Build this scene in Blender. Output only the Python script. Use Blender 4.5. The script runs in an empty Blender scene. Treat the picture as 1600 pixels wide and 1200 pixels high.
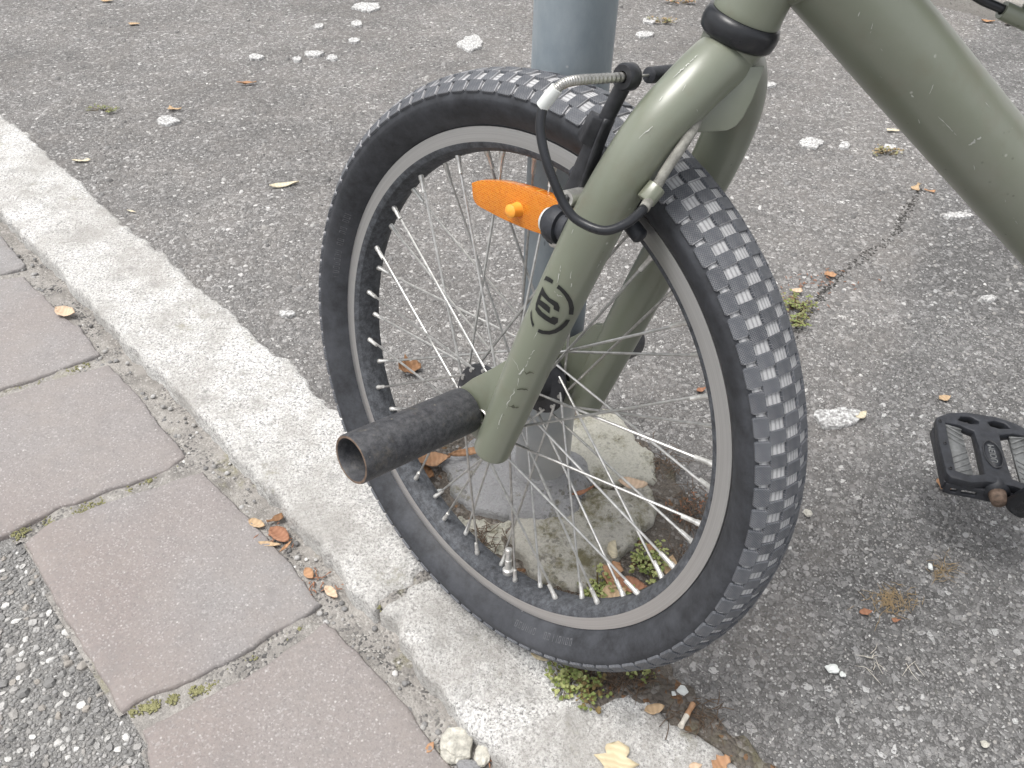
import bpy, bmesh, math, random
import numpy as np
from mathutils import Vector, Matrix, noise
from mathutils.geometry import delaunay_2d_cdt
random.seed(7); rng = np.random.default_rng(7)
sc = bpy.context.scene; col = sc.collection
R = math.radians

# ------------------------------------------------------------------ camera, sky, sun, exposure
FPX = 1250.0                                   # focal length in photo pixels (1600 wide)
CH = 0.6902                                    # camera height
WM = np.array([[0.99947259, 0.03247384, 0.0], [0.02175116, -0.66945247, 0.74253638], [0.02411301, -0.74214476, -0.66980574]])
CAM = np.array([0.0, 0.0, CH])
cam = bpy.data.cameras.new('camera'); camo = bpy.data.objects.new('camera', cam); col.objects.link(camo)
cam.sensor_width = 36.0; cam.lens = 36.0 * FPX / 1600.0; cam.clip_start = 0.02; cam.clip_end = 500.0
rx, ry, rz = WM[:, 0], -WM[:, 1], -WM[:, 2]
camo.matrix_world = Matrix(((rx[0], ry[0], rz[0], 0), (rx[1], ry[1], rz[1], 0), (rx[2], ry[2], rz[2], CH), (0, 0, 0, 1)))
sc.camera = camo

world = bpy.data.worlds.new('World'); sc.world = world; world.use_nodes = True
wn = world.node_tree; wn.nodes.clear()
SUN_EL, SUN_AZ = 72.0, 250.0                   # azimuth clockwise from +Y
sky = wn.nodes.new('ShaderNodeTexSky'); sky.sky_type = 'NISHITA'; sky.sun_disc = False
sky.sun_elevation = R(SUN_EL); sky.sun_rotation = R(SUN_AZ); sky.dust_density = 4.0; sky.air_density = 1.0
hs = wn.nodes.new('ShaderNodeHueSaturation'); hs.inputs['Saturation'].default_value = 0.18   # cloud cover: nearly white sky
bg = wn.nodes.new('ShaderNodeBackground'); bg.inputs['Strength'].default_value = 0.135
wo = wn.nodes.new('ShaderNodeOutputWorld')
wn.links.new(sky.outputs[0], hs.inputs['Color']); wn.links.new(hs.outputs[0], bg.inputs[0]); wn.links.new(bg.outputs[0], wo.inputs[0])
sun = bpy.data.lights.new('sun', 'SUN'); sun.energy = 1.5; sun.angle = R(28); sun.color = (1, 0.97, 0.93)
suno = bpy.data.objects.new('sun', sun); col.objects.link(suno)
sd = Vector((math.sin(R(SUN_AZ)) * math.cos(R(SUN_EL)), math.cos(R(SUN_AZ)) * math.cos(R(SUN_EL)), math.sin(R(SUN_EL))))
suno.rotation_euler = sd.to_track_quat('Z', 'Y').to_euler(); suno.location = (0, 0, 6)
sc.view_settings.view_transform = 'Standard'; sc.view_settings.look = 'None'
sc.view_settings.exposure = 0.76; sc.view_settings.gamma = 1.0

# ------------------------------------------------------------------ geometry of the place (solved from the photograph)
def G(px, py, z=0.0):
    """photo pixel -> point on the horizontal plane z"""
    r = WM @ np.array([px - 800.0, py - 600.0, FPX]); p = CAM + r * ((CH - z) / -r[2]); return np.array([p[0], p[1], z])
def depth(P): return float((WM.T @ (np.asarray(P) - CAM))[2])
HUB = np.array([0.0007338, 0.4888738, 0.2435584])
NW = np.array([-0.68257051, -0.70270854, 0.20074411]); FW = np.array([-0.71731032, 0.69675383, 0.0]); UP = np.array([0.13986923, 0.14399582, 0.97964371])
MW = Matrix([[FW[i], NW[i], UP[i], HUB[i]] for i in range(3)] + [[0, 0, 0, 1]])      # wheel space: x forward, y axle to the near side, z up
AX = np.array([0.28279342, -0.00067822, 0.9591806])                                  # steering axis
RING = np.array([0.11899127, 0.45992134, 0.54430902])
NF = np.array([-0.0318088, -0.99945636, 0.00867143])                                 # frame plane normal, to the near side
DD = np.array([0.78151795, -0.03027919, -0.62314754]); DS = np.array([0.1339121, 0.45988556, 0.59491756])
BB = DS + 0.53 * DD
KE = np.array([1, -1, 0]) / math.sqrt(2); KQ = np.array([1, 1, 0]) / math.sqrt(2)    # along / across the kerb
def SQ(P): return (P[0] - P[1]) / math.sqrt(2), (P[0] + P[1]) / math.sqrt(2)
def XY(s, q): return np.array([(s + q) / math.sqrt(2), (q - s) / math.sqrt(2)])

# ------------------------------------------------------------------ node helpers
class MT:
    def __init__(self, name, rough=0.6, color=(0.5, 0.5, 0.5), metal=0.0, spec=0.5, coords='Object'):
        self.m = bpy.data.materials.new(name); self.m.use_nodes = True; self.t = self.m.node_tree
        self.b = self.t.nodes['Principled BSDF']
        self.set('Roughness', rough); self.set('Base Color', (*color, 1)); self.set('Metallic', metal); self.set('Specular IOR Level', spec)
        self.co = self.t.nodes.new('ShaderNodeTexCoord').outputs[coords]
    def set(self, k, v):
        s = self.b.inputs[k]
        if hasattr(v, 'links'): self.t.links.new(v, s)
        else: s.default_value = v
        return self
    def n(self, typ, ins=None, **kw):
        nd = self.t.nodes.new(typ)
        for k, v in kw.items(): setattr(nd, k, v)
        for k, v in (ins or {}).items():
            s = nd.inputs[k]
            if hasattr(v, 'links'): self.t.links.new(v, s)
            else: s.default_value = v
        return nd
    def map(self, scale=(1, 1, 1), loc=(0, 0, 0), rot=(0, 0, 0), vec=None):
        return self.n('ShaderNodeMapping', {'Vector': vec or self.co, 'Scale': scale, 'Location': loc, 'Rotation': rot}).outputs[0]
    def noise(self, scale, detail=3, rough=0.55, vec=None, dist=0.0):
        return self.n('ShaderNodeTexNoise', {'Vector': vec or self.co, 'Scale': scale, 'Detail': detail, 'Roughness': rough, 'Distortion': dist}).outputs['Fac']
    def vor(self, scale, feature='F1', vec=None, rand=1.0):
        return self.n('ShaderNodeTexVoronoi', {'Vector': vec or self.co, 'Scale': scale, 'Randomness': rand}, feature=feature)
    def ramp(self, fac, stops, interp='LINEAR'):
        nd = self.n('ShaderNodeValToRGB', {'Fac': fac}); cr = nd.color_ramp; cr.interpolation = interp
        while len(cr.elements) < len(stops): cr.elements.new(0.5)
        for e, (p, c) in zip(cr.elements, stops):
            e.position = p; e.color = (c, c, c, 1) if isinstance(c, (int, float)) else (*c, 1)
        return nd.outputs[0]
    def mix(self, fac, a, b, mode='MIX'):
        nd = self.n('ShaderNodeMix', data_type='RGBA', blend_type=mode)
        for s, v in ((nd.inputs[0], fac), (nd.inputs[6], a), (nd.inputs[7], b)):
            if hasattr(v, 'links'): self.t.links.new(v, s)
            elif isinstance(v, tuple): s.default_value = (*v, 1)
            else: s.default_value = v
        return nd.outputs[2]
    def math(self, op, a, b=0.0, c=None, clamp=False):
        nd = self.n('ShaderNodeMath', operation=op, use_clamp=clamp)
        for i, v in enumerate((a, b) if c is None else (a, b, c)):
            if hasattr(v, 'links'): self.t.links.new(v, nd.inputs[i])
            else: nd.inputs[i].default_value = v
        return nd.outputs[0]
    def bump(self, h, strength=0.5, dist=0.002, normal=None):
        nd = self.n('ShaderNodeBump', {'Height': h, 'Strength': strength, 'Distance': dist})
        if normal: self.t.links.new(normal, nd.inputs['Normal'])
        self.t.links.new(nd.outputs[0], self.b.inputs['Normal']); return nd.outputs[0]
    def sep(self, vec=None):
        return self.n('ShaderNodeSeparateXYZ', {0: vec or self.co}).outputs
M = {}
def plain(name, color, rough=0.5, metal=0.0, var=0.25, scale=60, spec=0.5, bump=0.15, bdist=0.0006):
    t = MT(name, rough, color, metal, spec)
    f = t.noise(scale, 4, 0.6)
    lo = tuple(c * (1 - var) for c in color); hi = tuple(min(1, c * (1 + var)) for c in color)
    t.set('Base Color', t.mix(t.ramp(f, [(0.3, 0.0), (0.7, 1.0)]), lo, hi))
    t.set('Roughness', t.math('ADD', t.math('MULTIPLY', t.noise(scale * 2.3, 2), 0.2), rough - 0.1))
    if bump: t.bump(t.noise(scale * 5, 3), bump, bdist)
    M[name] = t.m; return t

# asphalt: chips of stone in a dark binder, an older brownish layer and a newer grey patch
def asphalt():
    t = MT('asphalt', 0.85, spec=0.3)
    warp = t.n('ShaderNodeVectorMath', {0: t.co, 1: t.n('ShaderNodeVectorMath', {0: t.n('ShaderNodeTexNoise', {'Vector': t.co, 'Scale': 160.0}).outputs['Color'], 1: (0.004, 0.004, 0.0)}, operation='MULTIPLY').outputs[0]}, operation='ADD').outputs[0]
    v1 = t.vor(165, vec=warp); e1 = t.vor(165, 'DISTANCE_TO_EDGE', vec=warp).outputs['Distance']
    v2 = t.vor(390, vec=warp); e2 = t.vor(390, 'DISTANCE_TO_EDGE', vec=warp).outputs['Distance']
    r1 = t.sep(v1.outputs['Color']); r2 = t.sep(v2.outputs['Color'])
    x, y, _ = t.sep()
    # newer patch: right of the seam
    d = t.math('ADD', t.math('MULTIPLY', x, 0.894), t.math('MULTIPLY', y, -0.447))
    d = t.math('ADD', d, t.math('MULTIPLY', t.noise(6, 4, 0.6), 0.12))
    new = t.ramp(t.math('MULTIPLY_ADD', d, 25.0, -25.0 * 0.12), [(0, 0.0), (1, 1.0)])
    c1 = t.ramp(r1[0], [(0, (0.12, 0.117, 0.114)), (0.5, (0.20, 0.196, 0.192)), (0.8, (0.27, 0.265, 0.26)), (0.94, (0.34, 0.335, 0.33)), (0.98, (0.50, 0.495, 0.485))])
    c2 = t.ramp(r2[0], [(0, (0.105, 0.102, 0.10)), (0.6, (0.19, 0.186, 0.182)), (0.9, (0.28, 0.275, 0.27)), (0.97, (0.46, 0.455, 0.445))])
    big = t.math('MULTIPLY', t.ramp(e1, [(0.02, 0.0), (0.09, 1.0)]), t.ramp(r1[1], [(0.45, 0.0), (0.5, 1.0)]))
    binder = t.mix(t.noise(7, 4, 0.6), (0.080, 0.078, 0.077), (0.145, 0.140, 0.136))
    small = t.mix(t.ramp(e2, [(0.02, 0.0), (0.1, 1.0)]), binder, c2)
    c = t.mix(big, small, c1)
    tone = t.ramp(t.noise(3.2, 5, 0.62), [(0.3, 0.72), (0.7, 1.2)])
    c = t.mix(1.0, c, tone, 'MULTIPLY')
    c = t.mix(t.math('MULTIPLY', t.math('SUBTRACT', 1.0, new), t.ramp(t.noise(11, 5, 0.7), [(0.4, 0.0), (0.75, 0.4)])), c, (0.22, 0.205, 0.19))
    c = t.mix(1.0, c, t.mix(new, (1.12, 1.108, 1.10), (1.0, 1.005, 1.012)), 'MULTIPLY')
    # moss / dirt film in places
    c = t.mix(t.ramp(t.noise(9.0, 6, 0.7), [(0.68, 0.0), (0.78, 0.35)]), c, (0.10, 0.095, 0.05))
    t.set('Base Color', c)
    h = t.math('ADD', t.math('MULTIPLY', t.math('MULTIPLY', t.ramp(e1, [(0.0, 0.0), (0.16, 1.0)]), r1[2]), 1.0), t.math('MULTIPLY', t.math('MULTIPLY', t.ramp(e2, [(0, 0.0), (0.2, 1.0)]), r2[2]), 0.6))
    h = t.math('ADD', h, t.math('MULTIPLY', t.noise(900, 2), 0.25))
    t.bump(h, 0.75, 0.0026)
    M['asphalt'] = t.m
asphalt()

def granite():
    t = MT('granite', 0.8, spec=0.35)
    n1 = t.noise(420, 3, 0.6); n2 = t.noise(190, 4, 0.65); v = t.sep(t.vor(480).outputs['Color'])
    c = t.mix(t.ramp(n1, [(0.38, 0.0), (0.6, 1.0)]), (0.43, 0.424, 0.412), (0.76, 0.75, 0.73))
    fine = t.noise(300, 6, 0.85)
    c = t.mix(t.ramp(fine, [(0.52, 0.0), (0.58, 0.95)]), c, (0.11, 0.11, 0.112))
    c = t.mix(t.ramp(n2, [(0.55, 0.0), (0.68, 0.55)]), c, (0.25, 0.245, 0.24))
    p = t.noise(9.0, 8, 0.74)
    c = t.mix(t.ramp(p, [(0.44, 0.0), (0.60, 0.72)]), c, (0.29, 0.275, 0.255))
    c = t.mix(t.ramp(t.noise(3.1, 6, 0.7), [(0.45, 0.0), (0.68, 0.55)]), c, (0.31, 0.30, 0.28))
    c = t.mix(t.ramp(t.noise(26, 7, 0.72), [(0.55, 0.0), (0.66, 0.6)]), c, (0.24, 0.235, 0.225))
    c = t.mix(t.ramp(t.noise(13, 7, 0.75), [(0.60, 0.0), (0.72, 0.5)]), c, (0.31, 0.29, 0.20))
    # grime where the stone drops towards gutter and asphalt
    t.set('Base Color', c)
    t.bump(t.math('ADD', t.math('MULTIPLY', n2, 1.0), t.math('MULTIPLY', n1, 0.5)), 0.8, 0.003)
    M['granite'] = t.m
granite()

def slabmat():
    t = MT('porphyry', 0.75, spec=0.4)
    oi = t.n('ShaderNodeObjectInfo').outputs['Random']
    base = t.mix(t.noise(5, 4, 0.6), (0.240, 0.206, 0.193), (0.262, 0.248, 0.240))
    base = t.mix(t.ramp(oi, [(0.35, 0.0), (0.65, 0.85)]), base, (0.255, 0.250, 0.249))
    base = t.mix(t.ramp(t.noise(2.6, 3, 0.5), [(0.42, 0.0), (0.6, 0.8)]), base, (0.235, 0.196, 0.182))
    v = t.sep(t.vor(620).outputs['Color']); v3 = t.vor(300); r3 = t.sep(v3.outputs['Color'])
    c = t.mix(t.ramp(v[0], [(0.80, 0.0), (0.95, 0.55)]), base, (0.42, 0.40, 0.385))
    c = t.mix(t.math('MULTIPLY', t.ramp(r3[0], [(0.945, 0.0), (0.955, 0.85)]), t.ramp(v3.outputs['Distance'], [(0.15, 1.0), (0.4, 0.0)])), c, (0.55, 0.53, 0.51))
    c = t.mix(t.ramp(v[1], [(0.75, 0.0), (0.92, 0.45)]), c, (0.15, 0.135, 0.13))
    c = t.mix(t.ramp(t.noise(11, 8, 0.75), [(0.45, 0.0), (0.65, 0.55)]), c, (0.27, 0.24, 0.22))
    c = t.mix(t.ramp(t.noise(31, 8, 0.75), [(0.52, 0.0), (0.68, 0.5)]), c, (0.185, 0.172, 0.168))
    c = t.mix(t.ramp(t.noise(260, 3, 0.7), [(0.35, 0.35), (0.65, 0.0)]), c, (0.19, 0.175, 0.17))
    c = t.mix(t.ramp(t.noise(17, 5, 0.7), [(0.6, 0.0), (0.72, 0.4)]), c, (0.20, 0.19, 0.185))
    t.set('Base Color', c)
    t.bump(t.math('ADD', t.noise(60, 5, 0.6), t.math('MULTIPLY', t.noise(500, 3), 0.4)), 0.45, 0.003)
    M['porphyry'] = t.m
slabmat()

def mortar():
    t = MT('mortar', 0.9, spec=0.2)
    v = t.vor(430); r = t.sep(v.outputs['Color'])
    c = t.mix(t.ramp(t.noise(24, 8, 0.76), [(0.3, 0.0), (0.7, 1.0)]), (0.17, 0.160, 0.149), (0.38, 0.360, 0.335))
    c = t.mix(t.ramp(r[0], [(0.86, 0.0), (0.92, 0.7)]), c, (0.40, 0.385, 0.36))
    c = t.mix(t.math('MULTIPLY', t.ramp(r[1], [(0.7, 0.0), (0.8, 0.8)]), t.ramp(t.noise(17, 5), [(0.45, 0.0), (0.6, 1.0)])), c, (0.05, 0.05, 0.052))
    c = t.mix(t.ramp(t.noise(13, 6, 0.7), [(0.56, 0.0), (0.66, 0.6)]), c, (0.20, 0.19, 0.10))
    t.set('Base Color', c)
    t.bump(t.math('ADD', t.math('MULTIPLY', t.math('SUBTRACT', 1.0, v.outputs['Distance']), 0.5), t.noise(70, 8, 0.75)), 0.7, 0.003)
    M['mortar'] = t.m
mortar()
def street_mortar():
    t = MT('street_mortar', 0.9, spec=0.2)
    c = t.mix(t.noise(50, 7, 0.75), (0.14, 0.137, 0.132), (0.26, 0.254, 0.245))
    v = t.vor(620); r = t.sep(v.outputs['Color']); c = t.mix(t.ramp(r[0], [(0.7, 0.0), (0.9, 0.8)]), c, (0.33, 0.325, 0.315))
    t.set('Base Color', c); t.bump(t.math('ADD', t.math('SUBTRACT', 1.0, v.outputs['Distance']), t.noise(200, 5)), 0.8, 0.002); M['street_mortar'] = t.m
street_mortar()
plain('seam_dirt', (0.065, 0.062, 0.058), 0.95, 0.0, 0.5, 120, bump=0.9, bdist=0.003)

def soil():
    t = MT('soil', 0.95, spec=0.15)
    c = t.mix(t.noise(60, 6, 0.7), (0.09, 0.081, 0.071), (0.24, 0.21, 0.18))
    v = t.vor(240); r = t.sep(v.outputs['Color'])
    c = t.mix(t.ramp(r[0], [(0.82, 0.0), (0.88, 0.9)]), c, (0.26, 0.24, 0.22))
    c = t.mix(t.ramp(r[1], [(0.94, 0.0), (0.96, 0.9)]), c, (0.24, 0.14, 0.08))
    c = t.mix(t.ramp(t.noise(15, 5, 0.65), [(0.58, 0.0), (0.70, 0.6)]), c, (0.13, 0.125, 0.06))
    t.set('Base Color', c); t.bump(t.math('ADD', t.noise(140, 5, 0.7), t.math('SUBTRACT', 1.0, v.outputs['Distance'])), 1.0, 0.005)
    M['soil'] = t.m
soil()

def cement(name, moss, light):
    t = MT(name, 0.85, spec=0.25)
    c = t.mix(t.noise(25, 6, 0.65), tuple(0.72 * x for x in light), light)
    v = t.sep(t.vor(300).outputs['Color'])
    c = t.mix(t.math('MULTIPLY', t.ramp(v[0], [(0.86, 0.0), (0.92, 0.6)]), t.ramp(t.noise(25, 4), [(0.45, 0.0), (0.6, 1.0)])), c, (0.12, 0.12, 0.115))
    c = t.mix(t.ramp(t.noise(420, 5, 0.8), [(0.5, 0.0), (0.7, 0.5)]), c, (0.16, 0.155, 0.145))
    m = t.noise(24, 9, 0.76)
    c = t.mix(t.ramp(m, [(0.60 - 0.22 * moss, 0.0), (0.72 - 0.18 * moss, 0.92)]), c, t.mix(t.noise(90, 3), (0.12, 0.108, 0.065), (0.25, 0.225, 0.12)))
    c = t.mix(t.ramp(t.noise(31, 5, 0.7), [(0.62, 0.0), (0.7, 0.6)]), c, (0.10, 0.09, 0.08))
    t.set('Base Color', c); t.bump(t.math('ADD', t.noise(70, 9, 0.8), t.math('MULTIPLY', t.noise(400, 3), 0.4)), 1.0, 0.006)
    M[name] = t.m
cement('cement_grey', 0.2, (0.44, 0.44, 0.45)); cement('cement_mossy', 0.46, (0.66, 0.635, 0.565)); cement('cement_pale', 0.46, (0.72, 0.70, 0.61)); cement('plinth_concrete', 0.0, (0.42, 0.40, 0.37))

def stones(name, vary):
    t = MT(name, 0.8, spec=0.35)
    if vary == 'attr': f = t.n('ShaderNodeAttribute', attribute_name='tone').outputs['Fac']
    else: f = t.n('ShaderNodeObjectInfo').outputs['Random']
    c = t.ramp(f, [(0, (0.105, 0.102, 0.10)), (0.25, (0.18, 0.177, 0.174)), (0.5, (0.26, 0.256, 0.252)), (0.72, (0.33, 0.318, 0.302)), (0.88, (0.44, 0.435, 0.425)), (1, (0.66, 0.65, 0.63))])
    if vary == 'obj': c = t.ramp(f, [(0, (0.17, 0.168, 0.163)), (0.3, (0.27, 0.265, 0.258)), (0.5, (0.34, 0.31, 0.275)), (0.62, (0.36, 0.355, 0.345)), (0.8, (0.50, 0.49, 0.47)), (1, (0.68, 0.67, 0.645))])
    c = t.mix(t.ramp(t.noise(350, 3), [(0.4, 0.0), (0.7, 0.35)]), c, (0.13, 0.125, 0.12))
    t.set('Base Color', c); t.bump(t.noise(600, 3), 0.3, 0.001); M[name] = t.m
stones('chip_stone', 'attr'); stones('pebble', 'obj')

# bicycle materials
def green():
    t = MT('olive_paint', 0.4, spec=0.45)
    c = t.mix(t.noise(9, 3), (0.162, 0.178, 0.131), (0.184, 0.199, 0.150))
    # chips and scratches
    sp = t.sep(t.vor(170).outputs['Color'])[0]; sd_ = t.vor(170).outputs['Distance']
    chip = t.math('MULTIPLY', t.ramp(sp, [(0.90, 0.0), (0.91, 1.0)]), t.ramp(sd_, [(0.10, 1.0), (0.20, 0.0)]))
    chip = t.math('MULTIPLY', chip, t.ramp(t.noise(16, 4, 0.7), [(0.52, 0.0), (0.6, 1.0)]))
    st = t.map((1, 1, 0.16), rot=(0.25, 0.2, 0.1))
    sv = t.vor(120, vec=st); scr = t.math('MULTIPLY', t.ramp(t.sep(sv.outputs['Color'])[1], [(0.93, 0.0), (0.935, 1.0)]), t.ramp(sv.outputs['Distance'], [(0.05, 1.0), (0.12, 0.0)]))
    scr = t.math('MULTIPLY', scr, t.ramp(t.noise(13, 4, 0.7), [(0.50, 0.0), (0.56, 1.0)]))
    c = t.mix(t.ramp(t.noise(21, 7, 0.75), [(0.52, 0.0), (0.72, 0.5)]), c, (0.15, 0.135, 0.09))
    c = t.mix(t.ramp(t.noise(7, 6, 0.7), [(0.5, 0.0), (0.72, 0.4)]), c, (0.23, 0.235, 0.20))
    dots = t.vor(310); c = t.mix(t.math('MULTIPLY', t.math('MULTIPLY', t.ramp(t.sep(dots.outputs['Color'])[0], [(0.93, 0.0), (0.95, 1.0)]), t.ramp(dots.outputs['Distance'], [(0.1, 0.8), (0.3, 0.0)])), t.ramp(t.noise(9, 3), [(0.45, 0.0), (0.6, 1.0)])), c, (0.07, 0.068, 0.05))
    c = t.mix(t.math('MAXIMUM', chip, scr), c, (0.55, 0.55, 0.50))
    t.set('Base Color', c)
    t.set('Roughness', t.math('ADD', t.math('MULTIPLY', t.noise(40, 4), 0.22), 0.30))
    t.set('Coat Weight', 0.75); t.set('Coat Roughness', 0.3); t.set('Coat IOR', 1.6)
    t.bump(t.noise(420, 3), 0.05, 0.0006); M['olive_paint'] = t.m
green()

def rubber():
    t = MT('tyre_rubber', 0.62, spec=0.4)
    c = t.mix(t.ramp(t.noise(55, 8, 0.78), [(0.35, 0.0), (0.75, 1.0)]), (0.020, 0.021, 0.024), (0.062, 0.066, 0.076))
    c = t.mix(t.ramp(t.noise(7, 4, 0.6), [(0.5, 0.0), (0.8, 0.55)]), c, (0.085, 0.089, 0.10))
    sv = t.vor(130, vec=t.map((1, 1, 0.3), rot=(0.3, 0.8, 0.2)))
    scr = t.math('MULTIPLY', t.ramp(t.sep(sv.outputs['Color'])[0], [(0.975, 0.0), (0.98, 1.0)]), t.ramp(sv.outputs['Distance'], [(0.05, 1.0), (0.11, 0.0)]))
    c = t.mix(scr, c, (0.3, 0.3, 0.31)); t.set('Base Color', c)
    t.bump(t.noise(260, 4), 0.2, 0.0008); M['tyre_rubber'] = t.m
    # band between the blocks, grey with road dust, fine wavy ribs
    t = MT('tread_floor', 0.85, spec=0.2)
    wv = t.n('ShaderNodeTexWave', {'Vector': t.co, 'Scale': 118.0, 'Distortion': 2.2, 'Detail': 1.0, 'Detail Scale': 260.0}, wave_type='BANDS', bands_direction='Y').outputs['Fac']
    c = t.mix(t.ramp(t.noise(90, 5, 0.7), [(0.3, 0.0), (0.7, 1.0)]), (0.50, 0.50, 0.51), (0.70, 0.70, 0.705))
    c = t.mix(t.ramp(wv, [(0.10, 0.6), (0.34, 0.0)]), c, (0.16, 0.162, 0.17)); t.set('Base Color', c)
    t.bump(wv, 0.6, 0.0012); M['tread_floor'] = t.m
    # worn blocks with a cross-hatched face
    t = MT('tread_block', 0.6, spec=0.4)
    a = t.n('ShaderNodeTexWave', {'Vector': t.map(rot=(0, 0, R(45))), 'Scale': 270.0}, bands_direction='X').outputs['Fac']
    b = t.n('ShaderNodeTexWave', {'Vector': t.map(rot=(0, 0, R(-45))), 'Scale': 270.0}, bands_direction='X').outputs['Fac']
    hatch = t.ramp(t.math('MINIMUM', a, b), [(0.05, 0.0), (0.3, 1.0)])
    oi = t.n('ShaderNodeObjectInfo').outputs['Random']
    c = t.mix(oi, (0.048, 0.053, 0.063), (0.082, 0.089, 0.102))
    worn = t.ramp(t.noise(120, 5, 0.75), [(0.4, 0.25), (0.65, 0.85)])
    c = t.mix(t.math('MULTIPLY', t.math('SUBTRACT', 1.0, hatch), worn), c, (0.22, 0.22, 0.23)); t.set('Base Color', c)
    t.bump(t.math('ADD', hatch, t.math('MULTIPLY', t.noise(900, 3), 0.4)), 0.5, 0.0006); M['tread_block'] = t.m
rubber()

def metals():
    t = MT('brushed_aluminium', 0.42, (0.62, 0.60, 0.585), 0.95)
    x, y, z = t.sep(); rad = t.math('SQRT', t.math('ADD', t.math('MULTIPLY', x, x), t.math('MULTIPLY', z, z)))
    ln = t.n('ShaderNodeTexNoise', {'Vector': t.n('ShaderNodeCombineXYZ', {0: t.math('MULTIPLY', rad, 1500.0), 1: t.math('MULTIPLY', x, 6.0), 2: t.math('MULTIPLY', z, 6.0)}).outputs[0], 'Scale': 1.0, 'Detail': 3.0}).outputs['Fac']
    t.set('Base Color', t.mix(ln, (0.50, 0.495, 0.49), (0.76, 0.755, 0.75))); t.set('Roughness', t.math('MULTIPLY_ADD', ln, 0.2, 0.24)); t.bump(ln, 0.12, 0.0004)
    M['brushed_aluminium'] = t.m
    t = MT('rim_inner_black', 0.65, spec=0.4)
    c = t.mix(t.ramp(t.noise(150, 9, 0.82), [(0.42, 0.0), (0.72, 1.0)]), (0.040, 0.042, 0.047), (0.145, 0.155, 0.172))
    c = t.mix(t.ramp(t.noise(120, 5, 0.7), [(0.62, 0.0), (0.7, 0.7)]), c, (0.02, 0.02, 0.02))
    t.set('Base Color', c); t.bump(t.noise(120, 5, 0.7), 0.5, 0.0012); M['rim_inner_black'] = t.m
    plain('spoke_steel', (0.52, 0.515, 0.50), 0.38, 0.85, 0.25, 200)
    plain('nipple_brass', (0.70, 0.69, 0.66), 0.4, 0.7, 0.2, 300)
    plain('noodle_steel', (0.50, 0.49, 0.46), 0.36, 0.9, 0.2, 200)
    plain('black_alloy', (0.028, 0.029, 0.033), 0.42, 0.1, 0.4, 120)
    plain('black_plastic', (0.026, 0.028, 0.034), 0.5, 0.0, 0.35, 150, bump=0.3)
    plain('grey_plastic', (0.17, 0.175, 0.175), 0.55, 0.0, 0.25, 150)
    plain('black_gloss', (0.016, 0.017, 0.020), 0.30, 0.0, 0.3, 40)
    plain('white_plastic', (0.66, 0.68, 0.66), 0.4, 0.0, 0.08, 60)
    plain('dusty_housing', (0.24, 0.235, 0.21), 0.7, 0.0, 0.4, 160, bump=0.4)
    plain('bare_metal', (0.50, 0.51, 0.47), 0.55, 0.2, 0.3, 300)
    plain('smudge', (0.085, 0.088, 0.062), 0.6, 0.0, 0.4, 250)
    plain('bolt_silver', (0.62, 0.61, 0.58), 0.38, 0.8, 0.2, 200)
    plain('logo_black', (0.012, 0.013, 0.013), 0.45, 0.0, 0.3, 200)
    plain('saddle_vinyl', (0.02, 0.02, 0.022), 0.55, 0.0, 0.3, 90, bump=0.4)
    plain('block_dust', (0.30, 0.30, 0.31), 0.85, 0.0, 0.3, 300)
    plain('sidewall_print', (0.085, 0.088, 0.096), 0.7, 0.0, 0.45, 400)
    # scuffed steel peg
    t = MT('peg_steel', 0.5, spec=0.4)
    n = t.noise(210, 8, 0.8)
    c = t.mix(t.ramp(n, [(0.40, 0.0), (0.75, 1.0)]), (0.026, 0.027, 0.031), (0.105, 0.106, 0.112))
    v = t.vor(260); c = t.mix(t.math('MULTIPLY', t.ramp(t.sep(v.outputs['Color'])[0], [(0.975, 0.0), (0.98, 1.0)]), t.ramp(v.outputs['Distance'], [(0.1, 0.8), (0.3, 0.0)])), c, (0.22, 0.20, 0.16))
    c = t.mix(t.ramp(t.noise(45, 8, 0.8), [(0.55, 0.0), (0.68, 0.5)]), c, (0.13, 0.115, 0.09))
    c = t.mix(t.ramp(t.noise(34, 5, 0.75), [(0.66, 0.0), (0.7, 0.9)]), c, (0.24, 0.085, 0.04))
    t.set('Base Color', c); t.set('Roughness', t.math('MULTIPLY_ADD', n, 0.3, 0.3)); t.bump(n, 0.5, 0.0012); M['peg_steel'] = t.m
    plain('peg_rust_edge', (0.17, 0.12, 0.09), 0.75, 0.2, 0.5, 180, bump=0.6)
    # amber reflector
    t = MT('amber_plastic', 0.16, (0.85, 0.22, 0.012), spec=0.6)
    g = t.n('ShaderNodeTexBrick', {'Vector': t.map((1, 1, 1), rot=(R(90), 0, 0), loc=(0, 0, 0)), 'Scale': 165.0, 'Mortar Size': 0.02, 'Color1': (0.78, 0.22, 0.012, 1), 'Color2': (0.90, 0.30, 0.022, 1), 'Mortar': (1.0, 0.50, 0.10, 1)})
    t.set('Base Color', g.outputs['Color']); t.bump(g.outputs['Fac'], 0.6, 0.0008)
    t.set('Transmission Weight', 0.35); t.set('Subsurface Weight', 0.25); t.set('Subsurface Radius', (0.01, 0.004, 0.001)); M['amber_plastic'] = t.m
    plain('amber_knob', (0.95, 0.38, 0.05), 0.3, 0.0, 0.1, 100)
    # galvanised pole
    t = MT('galvanised_steel', 0.5, metal=0.25, spec=0.5)
    n = t.noise(60, 5, 0.6, vec=t.map((1, 1, 0.5)))
    c = t.mix(t.ramp(n, [(0.3, 0.0), (0.7, 1.0)]), (0.265, 0.312, 0.345), (0.345, 0.39, 0.42))
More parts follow.
